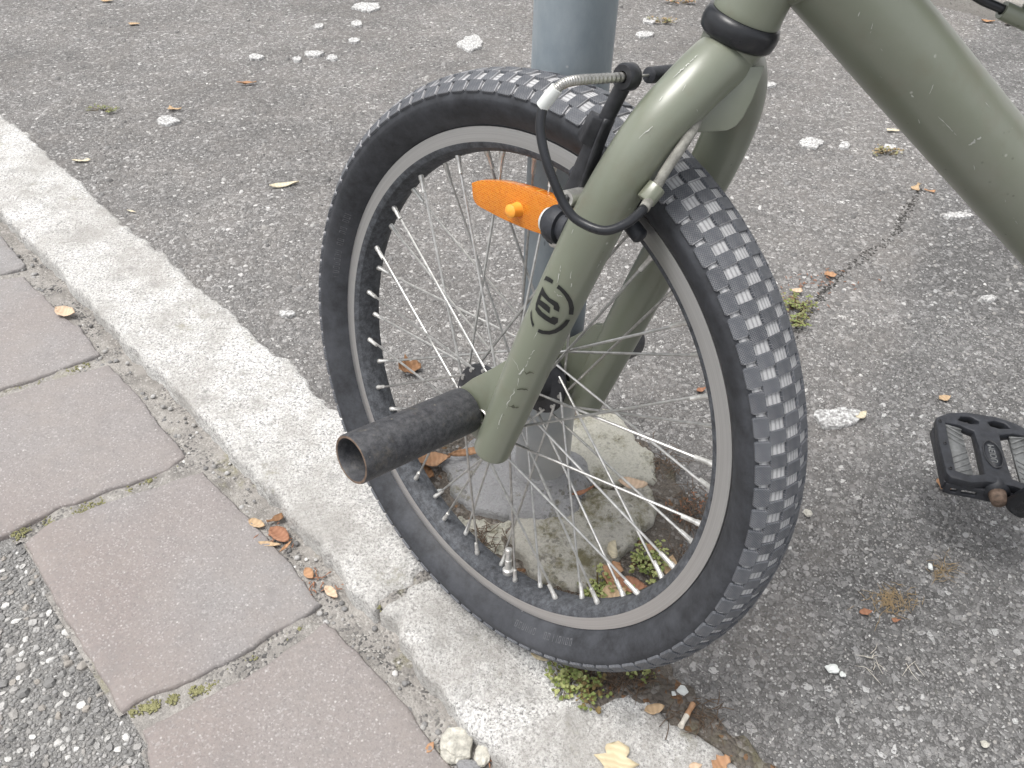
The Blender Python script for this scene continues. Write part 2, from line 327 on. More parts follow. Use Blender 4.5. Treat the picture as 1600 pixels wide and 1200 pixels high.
    v = t.vor(150, vec=t.map((1, 1, 0.35))); c = t.mix(t.math('MULTIPLY', t.ramp(t.sep(v.outputs['Color'])[0], [(0.93, 0.0), (0.94, 1.0)]), t.ramp(v.outputs['Distance'], [(0.12, 0.9), (0.25, 0.0)])), c, (0.04, 0.045, 0.05))
    v2 = t.vor(170); c = t.mix(t.math('MULTIPLY', t.ramp(t.sep(v2.outputs['Color'])[1], [(0.95, 0.0), (0.96, 1.0)]), t.ramp(v2.outputs['Distance'], [(0.1, 0.9), (0.2, 0.0)])), c, (0.5, 0.52, 0.53))
    zz = t.sep()[2]
    splash = t.math('MULTIPLY', t.ramp(t.math('ADD', zz, t.math('MULTIPLY', t.noise(30, 4), 0.14)), [(0.15, 1.0), (0.27, 0.0)]), 0.85)
    c = t.mix(splash, c, t.mix(t.noise(50, 5), (0.56, 0.56, 0.56), (0.74, 0.735, 0.72)))
    t.set('Base Color', c); t.bump(t.math('ADD', n, t.noise(300, 3)), 0.18, 0.001); M['galvanised_steel'] = t.m
    # wall
    t = MT('white_render', 0.9, spec=0.2); t.set('Base Color', t.mix(t.noise(8, 5), (0.70, 0.70, 0.68), (0.80, 0.80, 0.79))); t.bump(t.noise(120, 4), 0.5, 0.004); M['white_render'] = t.m
    t = MT('white_paint_spot', 0.85, spec=0.2); t.set('Base Color', t.mix(t.ramp(t.noise(220, 4, 0.7), [(0.42, 0.0), (0.62, 1.0)]), (0.26, 0.255, 0.25), (0.72, 0.72, 0.71))); t.bump(t.noise(300, 4), 0.8, 0.003); M['white_paint_spot'] = t.m
    plain('rock_pale', (0.52, 0.50, 0.44), 0.85, 0, 0.35, 150, bump=0.8, bdist=0.002)
metals()
def leafmat(name, a, b, trans=0.0):
    t = MT(name, 0.75, spec=0.3)
    v = t.n('ShaderNodeTexWave', {'Vector': t.co, 'Scale': 60.0, 'Distortion': 6.0, 'Detail': 3.0}).outputs['Fac']
    c = t.mix(t.noise(70, 5, 0.7), a, b); c = t.mix(t.math('MULTIPLY', v, 0.25), c, tuple(0.5 * x for x in a))
    t.set('Base Color', c); t.bump(t.math('ADD', v, t.noise(300, 3)), 0.4, 0.0008); M[name] = t.m
leafmat('leaf_tan', (0.42, 0.29, 0.17), (0.58, 0.43, 0.28)); leafmat('leaf_pale', (0.62, 0.54, 0.38), (0.72, 0.66, 0.52))
leafmat('leaf_orange', (0.34, 0.175, 0.09), (0.52, 0.33, 0.20)); leafmat('leaf_brown', (0.15, 0.075, 0.035), (0.30, 0.17, 0.09))
leafmat('leaf_red', (0.26, 0.115, 0.065), (0.40, 0.22, 0.14)); leafmat('leaf_yellow', (0.52, 0.42, 0.25), (0.66, 0.58, 0.42))
leafmat('leaf_peach', (0.55, 0.38, 0.26), (0.68, 0.54, 0.40))
leafmat('weed_green', (0.13, 0.18, 0.05), (0.30, 0.34, 0.12)); leafmat('weed_pale', (0.26, 0.30, 0.10), (0.46, 0.47, 0.22)); leafmat('weed_stem', (0.14, 0.12, 0.05), (0.24, 0.16, 0.07))
leafmat('moss', (0.16, 0.155, 0.07), (0.32, 0.31, 0.16)); leafmat('straw', (0.24, 0.17, 0.09), (0.42, 0.32, 0.19)); leafmat('root', (0.085, 0.06, 0.042), (0.20, 0.145, 0.105)); leafmat('paper', (0.60, 0.55, 0.47), (0.74, 0.70, 0.62))

# ------------------------------------------------------------------ mesh helpers
def mesh(name, V, F, mats, smooth=True, midx=None):
    me = bpy.data.meshes.new(name); me.from_pydata([tuple(map(float, v)) for v in V], [], [tuple(map(int, f)) for f in F])
    for m in (mats if isinstance(mats, (list, tuple)) else [mats]): me.materials.append(M[m])
    if midx is not None: me.polygons.foreach_set('material_index', np.asarray(midx, dtype=np.int32))
    if smooth: me.polygons.foreach_set('use_smooth', np.ones(len(me.polygons), dtype=bool))
    me.update(); return me
def link(name, me, parent=None, mat4=None):
    o = bpy.data.objects.new(name, me); col.objects.link(o)
    if parent is not None: o.parent = parent
    if mat4 is not None: o.matrix_local = mat4
    return o
def tag(o, label=None, cat=None, group=None, kind=None):
    for k, v in (('label', label), ('category', cat), ('group', group), ('kind', kind)):
        if v: o[k] = v
    return o
def empty(name, loc):
    o = bpy.data.objects.new(name, None); col.objects.link(o); o.location = loc; o.empty_display_size = 0.05; return o
def autosmooth(me, ang=35):
    bm = bmesh.new(); bm.from_mesh(me)
    bmesh.ops.recalc_face_normals(bm, faces=bm.faces)
    for e in bm.edges:
        if len(e.link_faces) == 2 and e.calc_face_angle(0) > R(ang): e.smooth = False
    bm.to_mesh(me); bm.free(); me.update(); return me
def join(*parts):
    V, F, n = [], [], 0
    for v, f in parts:
        V += list(v); F += [tuple(i + n for i in q) for q in f]; n += len(v)
    return V, F
def catmull(pts, k=6):
    P = [np.asarray(p, float) for p in pts]; P = [2 * P[0] - P[1]] + P + [2 * P[-1] - P[-2]]; out = []
    for i in range(1, len(P) - 2):
        a, b, c, d = P[i - 1:i + 3]
        for j in range(k):
            t = j / k; out.append(0.5 * (2 * b + (c - a) * t + (2 * a - 5 * b + 4 * c - d) * t * t + (3 * b - 3 * c + d - a) * t ** 3))
    out.append(P[-2]); return out
def tube(pts, rad, n=16, caps='flat', start=None):
    """sweep a circle; rad scalar, list, or list of (r1, r2)"""
    P = [np.asarray(p, float) for p in pts]; m = len(P)
    rad = [rad] * m if np.isscalar(rad) else list(rad)
    T = [P[min(i + 1, m - 1)] - P[max(i - 1, 0)] for i in range(m)]; T = [t / np.linalg.norm(t) for t in T]
    a = np.array(start if start is not None else ((0, 0, 1) if abs(T[0][2]) < 0.9 else (1, 0, 0)), float)
    V, F = [], []; u = a - T[0] * (a @ T[0]); u /= np.linalg.norm(u)
    Pn, Rn, Tn = P, rad, T
    if caps == 'round':
        r0 = rad[0] if np.isscalar(rad[0]) else rad[0][0]; r1 = rad[-1] if np.isscalar(rad[-1]) else rad[-1][0]
        k = [0.0, 0.35, 0.62, 0.85]
        Pn = [P[0] - T[0] * r0 * 0.5 * math.sqrt(1 - x * x) for x in (0.02, 0.4, 0.7, 0.9)] + P + [P[-1] + T[-1] * r1 * 0.5 * math.sqrt(1 - x * x) for x in (0.9, 0.7, 0.4, 0.02)]
        Rn = [r0 * x for x in (0.02, 0.4, 0.7, 0.9)] + rad + [r1 * x for x in (0.9, 0.7, 0.4, 0.02)]; Tn = [T[0]] * 4 + T + [T[-1]] * 4
    for p, r, t in zip(Pn, Rn, Tn):
        u = u - t * (u @ t); u /= np.linalg.norm(u); w = np.cross(t, u); ra, rb = (r, r) if np.isscalar(r) else r
        V += [p + ra * math.cos(2 * math.pi * j / n) * u + rb * math.sin(2 * math.pi * j / n) * w for j in range(n)]
    m = len(Pn)
    for i in range(m - 1):
        for j in range(n): F.append((i * n + j, i * n + (j + 1) % n, (i + 1) * n + (j + 1) % n, (i + 1) * n + j))
    if caps: F.append(tuple(range(n))[::-1]); F.append(tuple((m - 1) * n + j for j in range(n)))
    return V, F
def lathe(prof, o, ax, n=48, ref=(0.3, 0.2, 1), closed=False):
    """prof: (radius, along axis) pairs"""
    o = np.asarray(o, float); ax = np.asarray(ax, float); ax = ax / np.linalg.norm(ax); u = np.asarray(ref, float); u = u - ax * (u @ ax)
    if np.linalg.norm(u) < 1e-4: u = np.array([1.0, 0.1, 0]) - ax * ax[0]
    u /= np.linalg.norm(u); w = np.cross(ax, u); V, F = [], []
    for r, t in prof: V += [o + ax * t + r * (math.cos(2 * math.pi * j / n) * u + math.sin(2 * math.pi * j / n) * w) for j in range(n)]
    m = len(prof)
    for i in range(m if closed else m - 1):
        k = (i + 1) % m
        for j in range(n): F.append((i * n + j, i * n + (j + 1) % n, k * n + (j + 1) % n, k * n + j))
    return V, F
def plate(outer, holes, z0, z1, f):
    """extruded plate with holes; f maps (u, v, z) to space"""
    bm = bmesh.new(); edges = []
    for loop in [outer] + list(holes):
        vs = [bm.verts.new((p[0], p[1], 0)) for p in loop]
        edges += [bm.edges.new((vs[i], vs[(i + 1) % len(vs)])) for i in range(len(vs))]
    bmesh.ops.triangle_fill(bm, edges=edges, use_beauty=True)
    bm.verts.index_update(); V0 = [(v.co.x, v.co.y) for v in bm.verts]; F0 = [tuple(v.index for v in q.verts) for q in bm.faces]
    E = [(e.verts[0].index, e.verts[1].index) for e in bm.edges if len(e.link_faces) == 1]; bm.free(); n = len(V0)
    V = [f(u, v, z0) for u, v in V0] + [f(u, v, z1) for u, v in V0]
    F = F0 + [tuple(i + n for i in q[::-1]) for q in F0] + [(a, b, b + n, a + n) for a, b in E]
    return V, F
def bevel(me, w, seg=2, ang=30):
    bm = bmesh.new(); bm.from_mesh(me); bmesh.ops.remove_doubles(bm, verts=bm.verts, dist=1e-6); bmesh.ops.recalc_face_normals(bm, faces=bm.faces)
    es = [e for e in bm.edges if len(e.link_faces) == 2 and e.calc_face_angle(0) > R(ang)]
    bmesh.ops.bevel(bm, geom=es, offset=w, segments=seg, profile=0.5, affect='EDGES', clamp_overlap=True)
    bm.to_mesh(me); bm.free(); me.polygons.foreach_set('use_smooth', np.ones(len(me.polygons), dtype=bool)); autosmooth(me, 40); return me
def nz(x, y, z=0.0, s=1.0): return noise.noise((x * s, y * s, z))
def inside(P, poly):
    x, y = P[:, 0], P[:, 1]; r = np.zeros(len(P), bool); n = len(poly)
    for i in range(n):
        x0, y0 = poly[i]; x1, y1 = poly[(i + 1) % n]
        c = ((y0 > y) != (y1 > y)) & (x < (x1 - x0) * (y - y0) / (y1 - y0 + 1e-12) + x0); r ^= c
    return r
def pdist(P, poly):
    D = np.full(len(P), 1e9)
    for i in range(len(poly)):
        a = np.array(poly[i]); b = np.array(poly[(i + 1) % len(poly)]); d = b - a
        t = np.clip(((P - a) @ d) / (d @ d + 1e-15), 0, 1); D = np.minimum(D, np.hypot(*(P - a - t[:, None] * d).T))
    return D
def resample(poly, step, jit, seed=0.0):
    out = []; n = len(poly)
    for i in range(n):
        a = np.array(poly[i][:2], float); b = np.array(poly[(i + 1) % n][:2], float); k = max(1, int(np.linalg.norm(b - a) / step)); nv = np.array([-(b - a)[1], (b - a)[0]]); nv /= np.linalg.norm(nv) + 1e-12
        for j in range(k):
            p = a + (b - a) * j / k; out.append(p + nv * jit * (nz(p[0], p[1], seed, 45) + 0.6 * nz(p[0], p[1], seed + 5, 130)))
    return out
def slab(poly, ztop, zbot, cell=0.012, rough=0.0015, rnd=0.006, jit=0.002, seed=0.0, dome=0.0, nscale=30, slope=None):
    """irregular stone: wavy outline, rounded arris, uneven top, sides down to zbot"""
    B = resample(poly, max(cell * 0.6, 0.004), jit, seed); nb = len(B); Bp = [tuple(b) for b in B]
    A = np.array(Bp); lo, hi = A.min(0), A.max(0)
    gx, gy = np.meshgrid(np.arange(lo[0], hi[0], cell), np.arange(lo[1], hi[1], cell)); Q = np.stack([gx.ravel(), gy.ravel()], -1) + rng.uniform(-0.3, 0.3, (gx.size, 2)) * cell
    Q = Q[inside(Q, Bp)]; D = pdist(Q, Bp) if len(Q) else np.zeros(0); Q = Q[D > rnd * 1.15]
    C = A.mean(0); rings = []
    for f in (0.3, 0.65):       # inner rings for the rounded edge
        nn = []
        for i in range(nb):
            t = A[(i + 1) % nb] - A[i - 1]; nv = np.array([-t[1], t[0]]); nv /= np.linalg.norm(nv) + 1e-12; nn.append(nv)
        nn = np.array(nn); area = 0.5 * np.sum(A[:, 0] * np.roll(A[:, 1], -1) - np.roll(A[:, 0], -1) * A[:, 1])
        rings.append(A + nn * rnd * f * (1 if area > 0 else -1))
    pts = [Vector(p) for p in A] + [Vector(p) for r in rings for p in r] + [Vector(p) for p in Q]
    vs, _, fs, *_ = delaunay_2d_cdt(pts, [(i, (i + 1) % nb) for i in range(nb)], [], 1, 1e-6)
    P2 = np.array([(v.x, v.y) for v in vs]); D = pdist(P2, Bp); dm = max(D.max(), 1e-6)
    k = np.clip(1 - D / max(rnd, 1e-6), 0, 1); z = ztop - rnd * (1 - np.sqrt(1 - 0.98 * k * k)) + dome * np.clip(D / dm, 0, 1)
    z += np.array([rough * (nz(p[0], p[1], seed, nscale) + 0.6 * nz(p[0], p[1], seed + 9, nscale * 2.7) + 0.35 * nz(p[0], p[1], seed + 3, nscale * 7)) for p in P2])
    if slope is not None: z += (P2 - C) @ np.array(slope)
    V = [(p[0], p[1], zz) for p, zz in zip(P2, z)]; F = [tuple(f) for f in fs]
    # boundary vertices = those on the outline
    cnt = {}
    for f in F:
        for a, b in zip(f, f[1:] + f[:1]): cnt[(min(a, b), max(a, b))] = cnt.get((min(a, b), max(a, b)), 0) + 1
    low = {}
    for (a, b), c in list(cnt.items()):
        if c == 1:
            for q in (a, b):
                if q not in low: low[q] = len(V); V.append((V[q][0], V[q][1], zbot))
            F.append((a, b, low[b], low[a]))
    return V, F
def fixn(me):
    bm = bmesh.new(); bm.from_mesh(me); bmesh.ops.recalc_face_normals(bm, faces=bm.faces); bm.to_mesh(me); bm.free(); return me

# ------------------------------------------------------------------ THE SETTING
def sheet(name, pts, mat, kind='structure', parent=None):
    me = mesh(name, pts, [tuple(range(len(pts)))], mat, False); o = link(name, fixn(me), parent)
    return tag(o, kind=kind) if kind else o
def band(q0, q1, z, s0=-90, s1=90): return [(*XY(s0, q0), z), (*XY(s1, q0), z), (*XY(s1, q1), z), (*XY(s0, q1), z)]
ground = sheet('ground', [(-150, -150, -0.12), (150, -150, -0.12), (150, 150, -0.12), (-150, 150, -0.12)], 'soil')
KQ0, KQ1 = 0.211, 0.347                        # kerb from gutter side to pavement side
pav = sheet('asphalt_pavement', band(0.30, 60.0, -0.005), 'asphalt')
SREG = [tuple(G(a, b, -0.027)[:2]) for a, b in [(-260, 930), (33, 850), (88, 950), (140, 1036), (187, 1114), (218, 1142), (232, 1200), (262, 1290), (300, 1420), (-260, 1420)]]
street = sheet('street', band(-60.0, 0.05, -0.0290), 'street_mortar')
def bedmesh():
    V, F = [], []; S_ = np.arange(-1.7, 0.75, 0.007); Q_ = np.arange(SQ(G(90, 949, -0.025))[1] - 0.004, 0.236, 0.007); nq = len(Q_)
    for a in S_:
        for b in Q_:
            x, y = XY(a, b); V.append((x, y, -0.0255 + 0.0042 * nz(x, y, 3.0, 26) + 0.0022 * nz(x, y, 7.0, 80) - 0.004 * max(0.0, min(1.0, (b - 0.185) / 0.03))))
    for i in range(len(S_) - 1):
        for j in range(nq - 1): F.append((i * nq + j, i * nq + j + 1, (i + 1) * nq + j + 1, (i + 1) * nq + j))
    C_ = np.array([np.mean([V[k][:2] for k in f], axis=0) for f in F]); ins = inside(C_, SREG); F = [f for f, k in zip(F, ins) if not k]
    return V, F
bed = tag(link('gutter_bed', fixn(mesh('gutter_bed', *bedmesh(), 'mortar'))), kind='structure')
sheet('gutter_base', band(0.0, 0.235, -0.0340), 'mortar')


# loose and embedded chips of the asphalt, real geometry near the camera
def chips():
    V, F, tone = [], [], []; cnt = 0
    def region(x0, x1, y0, y1, step, smin, smax, keep):
        nonlocal cnt
        gx, gy = np.meshgrid(np.arange(x0, x1, step), np.arange(y0, y1, step)); P = np.stack([gx.ravel(), gy.ravel()], -1) + rng.uniform(-0.5, 0.5, (gx.size, 2)) * step
        q = (P[:, 0] + P[:, 1]) / math.sqrt(2); P = P[(q > KQ1 + 0.004) & (rng.random(len(P)) < keep)]; n = len(P)
        s = rng.uniform(smin, smax, n) * (1 + 0.8 * (rng.random(n) < 0.06)); a0 = rng.uniform(0, 6.28, n); el = rng.uniform(0.55, 1.0, n)
        an = a0[:, None] + np.arange(5) * 2 * math.pi / 5 + rng.uniform(-0.35, 0.35, (n, 5)); rr = s[:, None] * rng.uniform(0.7, 1.1, (n, 5)); ca, sa = np.cos(a0), np.sin(a0)
        lx = np.cos(an - a0[:, None]) * rr; ly = np.sin(an - a0[:, None]) * rr * el[:, None]
        X = lx * ca[:, None] - ly * sa[:, None] + P[:, :1]; Y = lx * sa[:, None] + ly * ca[:, None] + P[:, 1:]
        hh = s * rng.uniform(0.12, 0.65, n); tilt = rng.uniform(-0.25, 0.25, (n, 2))
        base = np.stack([X, Y, np.full_like(X, -0.0056)], -1)
        kx = P[:, :1] + (X - P[:, :1]) * 0.72; ky = P[:, 1:] + (Y - P[:, 1:]) * 0.72
        kz = -0.005 + hh[:, None] + (kx - P[:, :1]) * tilt[:, :1] + (ky - P[:, 1:]) * tilt[:, 1:]
        top = np.stack([kx, ky, kz], -1); vv = np.concatenate([base, top], 1).reshape(-1, 3)
        ff = np.array([(j, (j + 1) % 5, 5 + (j + 1) % 5, 5 + j) for j in range(5)])
        o = (cnt + np.arange(n) * 10)[:, None, None]
        V.append(vv); F.append(((ff[None] + o).reshape(-1, 4), (np.arange(5, 10)[None] + o[:, :, 0])))
        t = np.clip(rng.beta(2.0, 2.9, n), 0, 1); wq = rng.random(n) < 0.02; t[wq] = rng.uniform(0.75, 1.0, wq.sum()); tone.append(np.repeat(t, 10)); cnt += n * 10
    region(-0.5, 0.95, 0.22, 0.95, 0.0041, 0.0009, 0.0023, 0.85)
    region(-0.95, 1.45, 0.95, 1.6, 0.0105, 0.002, 0.004, 0.6)
    region(-1.3, 1.7, 1.6, 2.5, 0.019, 0.002, 0.0045, 0.6)
    V = np.concatenate(V); quads = np.concatenate([f[0] for f in F]); pents = np.concatenate([f[1] for f in F])
    me = bpy.data.meshes.new('asphalt_chips'); nq, npn = len(quads), len(pents)
    me.vertices.add(len(V)); me.vertices.foreach_set('co', V.ravel()); me.loops.add(nq * 4 + npn * 5)
    me.loops.foreach_set('vertex_index', np.concatenate([quads.ravel(), pents.ravel()]).astype(np.int32)); me.polygons.add(nq + npn)
    me.polygons.foreach_set('loop_start', np.concatenate([np.arange(nq) * 4, nq * 4 + np.arange(npn) * 5]).astype(np.int32)); me.update(calc_edges=True)
    at = me.attributes.new('tone', 'FLOAT', 'POINT'); at.data.foreach_set('value', np.concatenate(tone).astype(np.float32)); me.materials.append(M['chip_stone']); me.validate()
    tag(link('stone_chips', me, pav), kind='stuff')
chips()

# kerb: long granite stones
kerb = empty('kerb', (*XY(-0.2, 0.28), 0)); tag(kerb, kind='structure')
KL = np.array(kerb.location)
def off(V, L): return [(v[0] - L[0], v[1] - L[1], v[2] - L[2]) for v in V]
def px(poly, z): return [tuple(G(a, b, z)[:2]) for a, b in poly]
rightA = [(0, 176), (37, 202), (75, 240), (124, 281), (161, 319), (210, 360), (262, 397), (300, 440), (356, 479), (382, 509), (431, 550), (469, 572), (495, 614), (517, 629)]
leftA = [(0, 332), (30, 362), (86, 414), (142, 475), (187, 528), (240, 572), (285, 617), (322, 659), (375, 719), (424, 768), (461, 814), (521, 868), (532, 900), (562, 930)]
leftB = [(613, 965), (640, 1021), (685, 1077), (722, 1119), (764, 1167), (797, 1197)]
rightB = [(930, 1100), (982, 1078), (1026, 1093), (1056, 1124), (1094, 1143), (1126, 1172), (1157, 1196)]
def line_q(L): return sorted([SQ(G(a, b)) for a, b in L])
JT = SQ(G(592, 948))[0]                          # joint position along the kerb
lA, rA, lB, rB = map(line_q, (leftA, rightA, leftB, rightB))
def kerbstone(s0, s1, left, right, seed):
    poly = [XY(s0, KQ0 if not left or left[0][0] > s0 + 0.02 else left[0][1])] + [XY(s, q) for s, q in left if s0 < s < s1] + [XY(s1, KQ0 + 0.002)]
    poly += [XY(s1, KQ1)] + [XY(s, q) for s, q in reversed(right) if s0 < s < s1] + [XY(s0, KQ1)]
    V, F = slab(poly, 0.0, -0.10, 0.010, 0.0034, 0.009, 0.0062, seed, nscale=24)
    o = link('kerb_stone', fixn(mesh('kerb_stone', off(V, KL), F, 'granite')), kerb); return o
kerbstone(JT - 2.0, JT - 0.003, lA, rA, 1.0)
kerbstone(JT + 0.003, JT + 1.1, lB, [(s, q) for s, q in rB], 2.0)
kerbstone(JT - 3.1, JT - 2.006, [], [], 3.0); kerbstone(JT + 1.112, JT + 2.2, [], [], 4.0)

V, F = slab([XY(JT - 0.012, KQ0 + 0.012), XY(JT + 0.012, KQ0 + 0.012), XY(JT + 0.012, KQ1 - 0.006), XY(JT - 0.012, KQ1 - 0.006)], -0.0042, -0.06, 0.005, 0.0022, 0.002, 0.001, 5.0, nscale=60)
link('joint_mortar', fixn(mesh('joint_mortar', off(V, KL), F, 'mortar')), kerb)

# porphyry slabs of the gutter
GZ = -0.021
SL = [[(-60, 330), (0, 366), (38, 410), (34, 418), (0, 429), (-90, 452)],
      [(-90, 458), (0, 434), (37, 431), (90, 484), (127, 514), (156, 553), (75, 584), (0, 609), (-110, 640)],
      [(-130, 662), (0, 619), (86, 590), (169, 568), (217, 616), (247, 660), (285, 700), (289, 712), (262, 733), (187, 760), (97, 791), (19, 829), (-60, 862)],
      [(37, 847), (75, 818), (210, 769), (315, 736), (375, 793), (450, 873), (503, 943), (394, 1010), (300, 1062), (210, 1096), (190, 1112), (142, 1035), (90, 949)],
      [(221, 1140), (337, 1081), (412, 1040), (508, 968), (566, 1027), (605, 1068), (644, 1111), (677, 1160), (735, 1232), (560, 1350), (300, 1420), (262, 1290), (235, 1200)]]
pave = empty('gutter_paving', (*XY(-0.2, 0.06), GZ)); tag(pave, kind='structure'); PL = np.array(pave.location)
for i, p in enumerate(SL):
    V, F = slab(px(p, GZ), GZ, -0.06, 0.011, 0.0019, 0.0040, 0.0024, 10.0 + i, nscale=18, slope=(random.uniform(-.004, .004), random.uniform(-.004, .004)))
    link('paving_slab', fixn(mesh('paving_slab', off(V, PL), F, 'porphyry')), pave)
for k in range(4):           # the row goes on out of the picture
    s0 = SQ(G(-60, 330, GZ))[0] - 0.02 - k * 0.27
    V, F = slab([XY(s0 - 0.255, -0.05), XY(s0, -0.05), XY(s0, 0.185), XY(s0 - 0.255, 0.185)], GZ, -0.06, 0.02, 0.0014, 0.005, 0.002, 30.0 + k, nscale=14)
    link('paving_slab', fixn(mesh('paving_slab', off(V, PL), F, 'porphyry')), pave)
    s0 = SQ(G(735, 1240, GZ))[0] + 0.02 + k * 0.27
    V, F = slab([XY(s0, -0.05), XY(s0 + 0.255, -0.05), XY(s0 + 0.255, 0.185), XY(s0, 0.185)], GZ, -0.06, 0.02, 0.0014, 0.005, 0.002, 40.0 + k, nscale=14)
    link('paving_slab', fixn(mesh('paving_slab', off(V, PL), F, 'porphyry')), pave)

# exposed aggregate of the street: pebbles set in mortar
def pebbles():
    protos = []
    for k in range(6):
        V, F = lathe([(0.001, 1.0), (0.55, 0.82), (0.92, 0.4), (1.0, 0.0), (0.85, -0.5)], (0, 0, 0), (0, 0, 1), 7)
        V = [np.array(v) * (1 + 0.55 * noise.noise(Vector(v) * 1.6 + Vector((k * 7, 0, 0)))) for v in V]; protos.append((V, F))
    region = [tuple(G(a, b, -0.027)[:2]) for a, b in [(-60, 876), (33, 854), (86, 954), (138, 1040), (184, 1116), (214, 1146), (228, 1202), (256, 1290), (268, 1330), (-60, 1330)]]
    A = np.array(region); lo, hi = A.min(0), A.max(0); pts = []
    for rmin, rmax, tries in ((0.0046, 0.0068, 50), (0.0030, 0.0046, 900), (0.0018, 0.0030, 8000), (0.0011, 0.002, 16000)):
        C = rng.uniform(lo, hi, (tries, 2)); C = C[inside(C, region)]
        for c in C:
            r = rng.uniform(rmin, rmax)
            if pts:
                P = np.array([(p[0], p[1], p[2]) for p in pts])
                if np.any(np.hypot(P[:, 0] - c[0], P[:, 1] - c[1]) < 0.86 * (P[:, 2] + r)): continue
            pts.append((c[0], c[1], r))
    vis = lambda p: -40 < 800 + FPX * (WM.T @ (np.array([p[0], p[1], -0.03]) - CAM))[0] / depth((p[0], p[1], -0.03))
    pts.sort(key=lambda p: -p[2] * (1 if vis(p) else 0.1)); meshes = [autosmooth(mesh('pebble', V, F, 'pebble'), 22) for V, F in protos]
    SV, SF, tone = [], [], []
    for i, (x, y, r) in enumerate(pts):
        T = Matrix.Translation((x, y, -0.0290 + r * 0.05)) @ Matrix.Rotation(random.uniform(0, 6.28), 4, 'Z') @ Matrix.Rotation(random.uniform(-.3, .3), 4, 'X') @ Matrix.Diagonal((r, r * random.uniform(0.6, 1), r * random.uniform(0.45, 0.75), 1))
        if i < 300: link('pebble', meshes[i % 6], street, T)
        else:
            V, F = protos[i % 6]; n = len(SV); SV += [T @ Vector(v) for v in V]; SF += [tuple(a + n for a in f) for f in F]; tone += [random.betavariate(2, 2.2)] * len(V)
    me = mesh('pebbles', SV, SF, 'chip_stone'); at = me.attributes.new('tone', 'FLOAT', 'POINT'); at.data.foreach_set('value', np.array(tone, dtype=np.float32))
    tag(link('pebbles', me, street), kind='stuff')
pebbles()

# white blotches on the asphalt
def blotch(cx, cy, w, h, seed):
    z = 0.0015; n = 26; P = []
    for j in range(n):
        a = 2 * math.pi * j / n; k = 1 + 0.35 * noise.noise((math.cos(a) * 1.7 + seed, math.sin(a) * 1.7, seed)) + 0.2 * noise.noise((math.cos(a) * 5 + seed, math.sin(a) * 5, seed))
        P.append(tuple(G(cx + 0.5 * w * k * math.cos(a), cy + 0.5 * h * k * math.sin(a), z)[:2]))
    V, F = slab(P, 0.0008, -0.006, 0.008, 0.0012, 0.001, 0.002, seed, nscale=120)
    link('paint_spot', fixn(mesh('paint_spot', V, F, 'white_paint_spot')), pav)
for i, b in enumerate([(575, 9, 46, 12), (557, 35, 18, 9), (735, 66, 38, 22), (401, 87, 22, 8), (490, 82, 30, 8), (519, 88, 17, 7), (464, 91, 14, 6), (262, 186, 34, 13), (1308, 649, 74, 30), (1497, 334, 48, 9), (1268, 222, 34, 17), (1321, 225, 18, 10), (449, 487, 24, 9), (497, 39, 18, 7), (553, 61, 18, 7), (1392, 228, 20, 8), (1545, 464, 26, 12), (1200, 130, 26, 8), (1008, 52, 30, 9), (1015, 30, 22, 8)]):
    blotch(*b, 3.1 * i)

# open seams in the asphalt
def seam(pts, n):
    P = catmull([np.array(G(a, b, -0.0045)) for a, b in pts], 14); V, F = [], []; random.seed(77)
    for i in range(n):
        k = random.random() * (len(P) - 1); p = P[int(k)] + (P[min(int(k) + 1, len(P) - 1)] - P[int(k)]) * (k % 1) + np.array([random.gauss(0, 0.0035), random.gauss(0, 0.005), 0]); p = p + np.array([0.004 * noise.noise((k * 0.5, 1, 0)), 0.006 * noise.noise((k * 0.5, 5, 0)), 0])
        r = random.uniform(0.0008, 0.0024); v, f = lathe([(0.001, 0.5), (0.7, 0.35), (1.0, -0.1)], (0, 0, 0), (0, 0, 1), 6); m = len(V)
        V += [p + np.array(q) * r * (1 + 0.5 * noise.noise(Vector(q) * 2 + Vector((i, 0, 0)))) for q in v]; F += [tuple(x + m for x in y) for y in f]
    tag(link('seam_grit', mesh('seam_grit', V, F, 'seam_dirt'), pav), kind='stuff')
seam([(1225, 545), (1262, 490), (1300, 442), (1345, 405), (1395, 368), (1418, 330), (1440, 290)], 420)

# wall on the far side of the pavement
WQ = 2.55
wall = empty('garden_wall', (*XY(0.0, WQ + 0.2), 0)); tag(wall, 'white rendered wall on a low concrete plinth behind the downtube', 'wall'); WL = np.array(wall.location)
def box(s0, s1, q0, q1, z0, z1):
    P = [(*XY(s, q), z) for z in (z0, z1) for s, q in ((s0, q0), (s1, q0), (s1, q1), (s0, q1))]
    return P, [(3, 2, 1, 0), (4, 5, 6, 7), (0, 1, 5, 4), (1, 2, 6, 5), (2, 3, 7, 6), (3, 0, 4, 7)]
me = mesh('plinth', off(box(-14, 14, WQ, WQ + 0.26, -0.08, 0.05)[0], WL), box(0, 1, 0, 1, 0, 1)[1], 'plinth_concrete', False); link('plinth', bevel(me, 0.012), wall)
me = mesh('wall_face', off(box(-14, 14, WQ + 0.05, WQ + 0.24, 0.051, 1.3)[0], WL), box(0, 1, 0, 1, 0, 1)[1], 'white_render', False); link('wall_face', me, wall)
me = mesh('coping', off(box(-14, 14, WQ + 0.02, WQ + 0.27, 1.301, 1.36)[0], WL), box(0, 1, 0, 1, 0, 1)[1], 'plinth_concrete', False); link('coping', bevel(me, 0.01), wall)

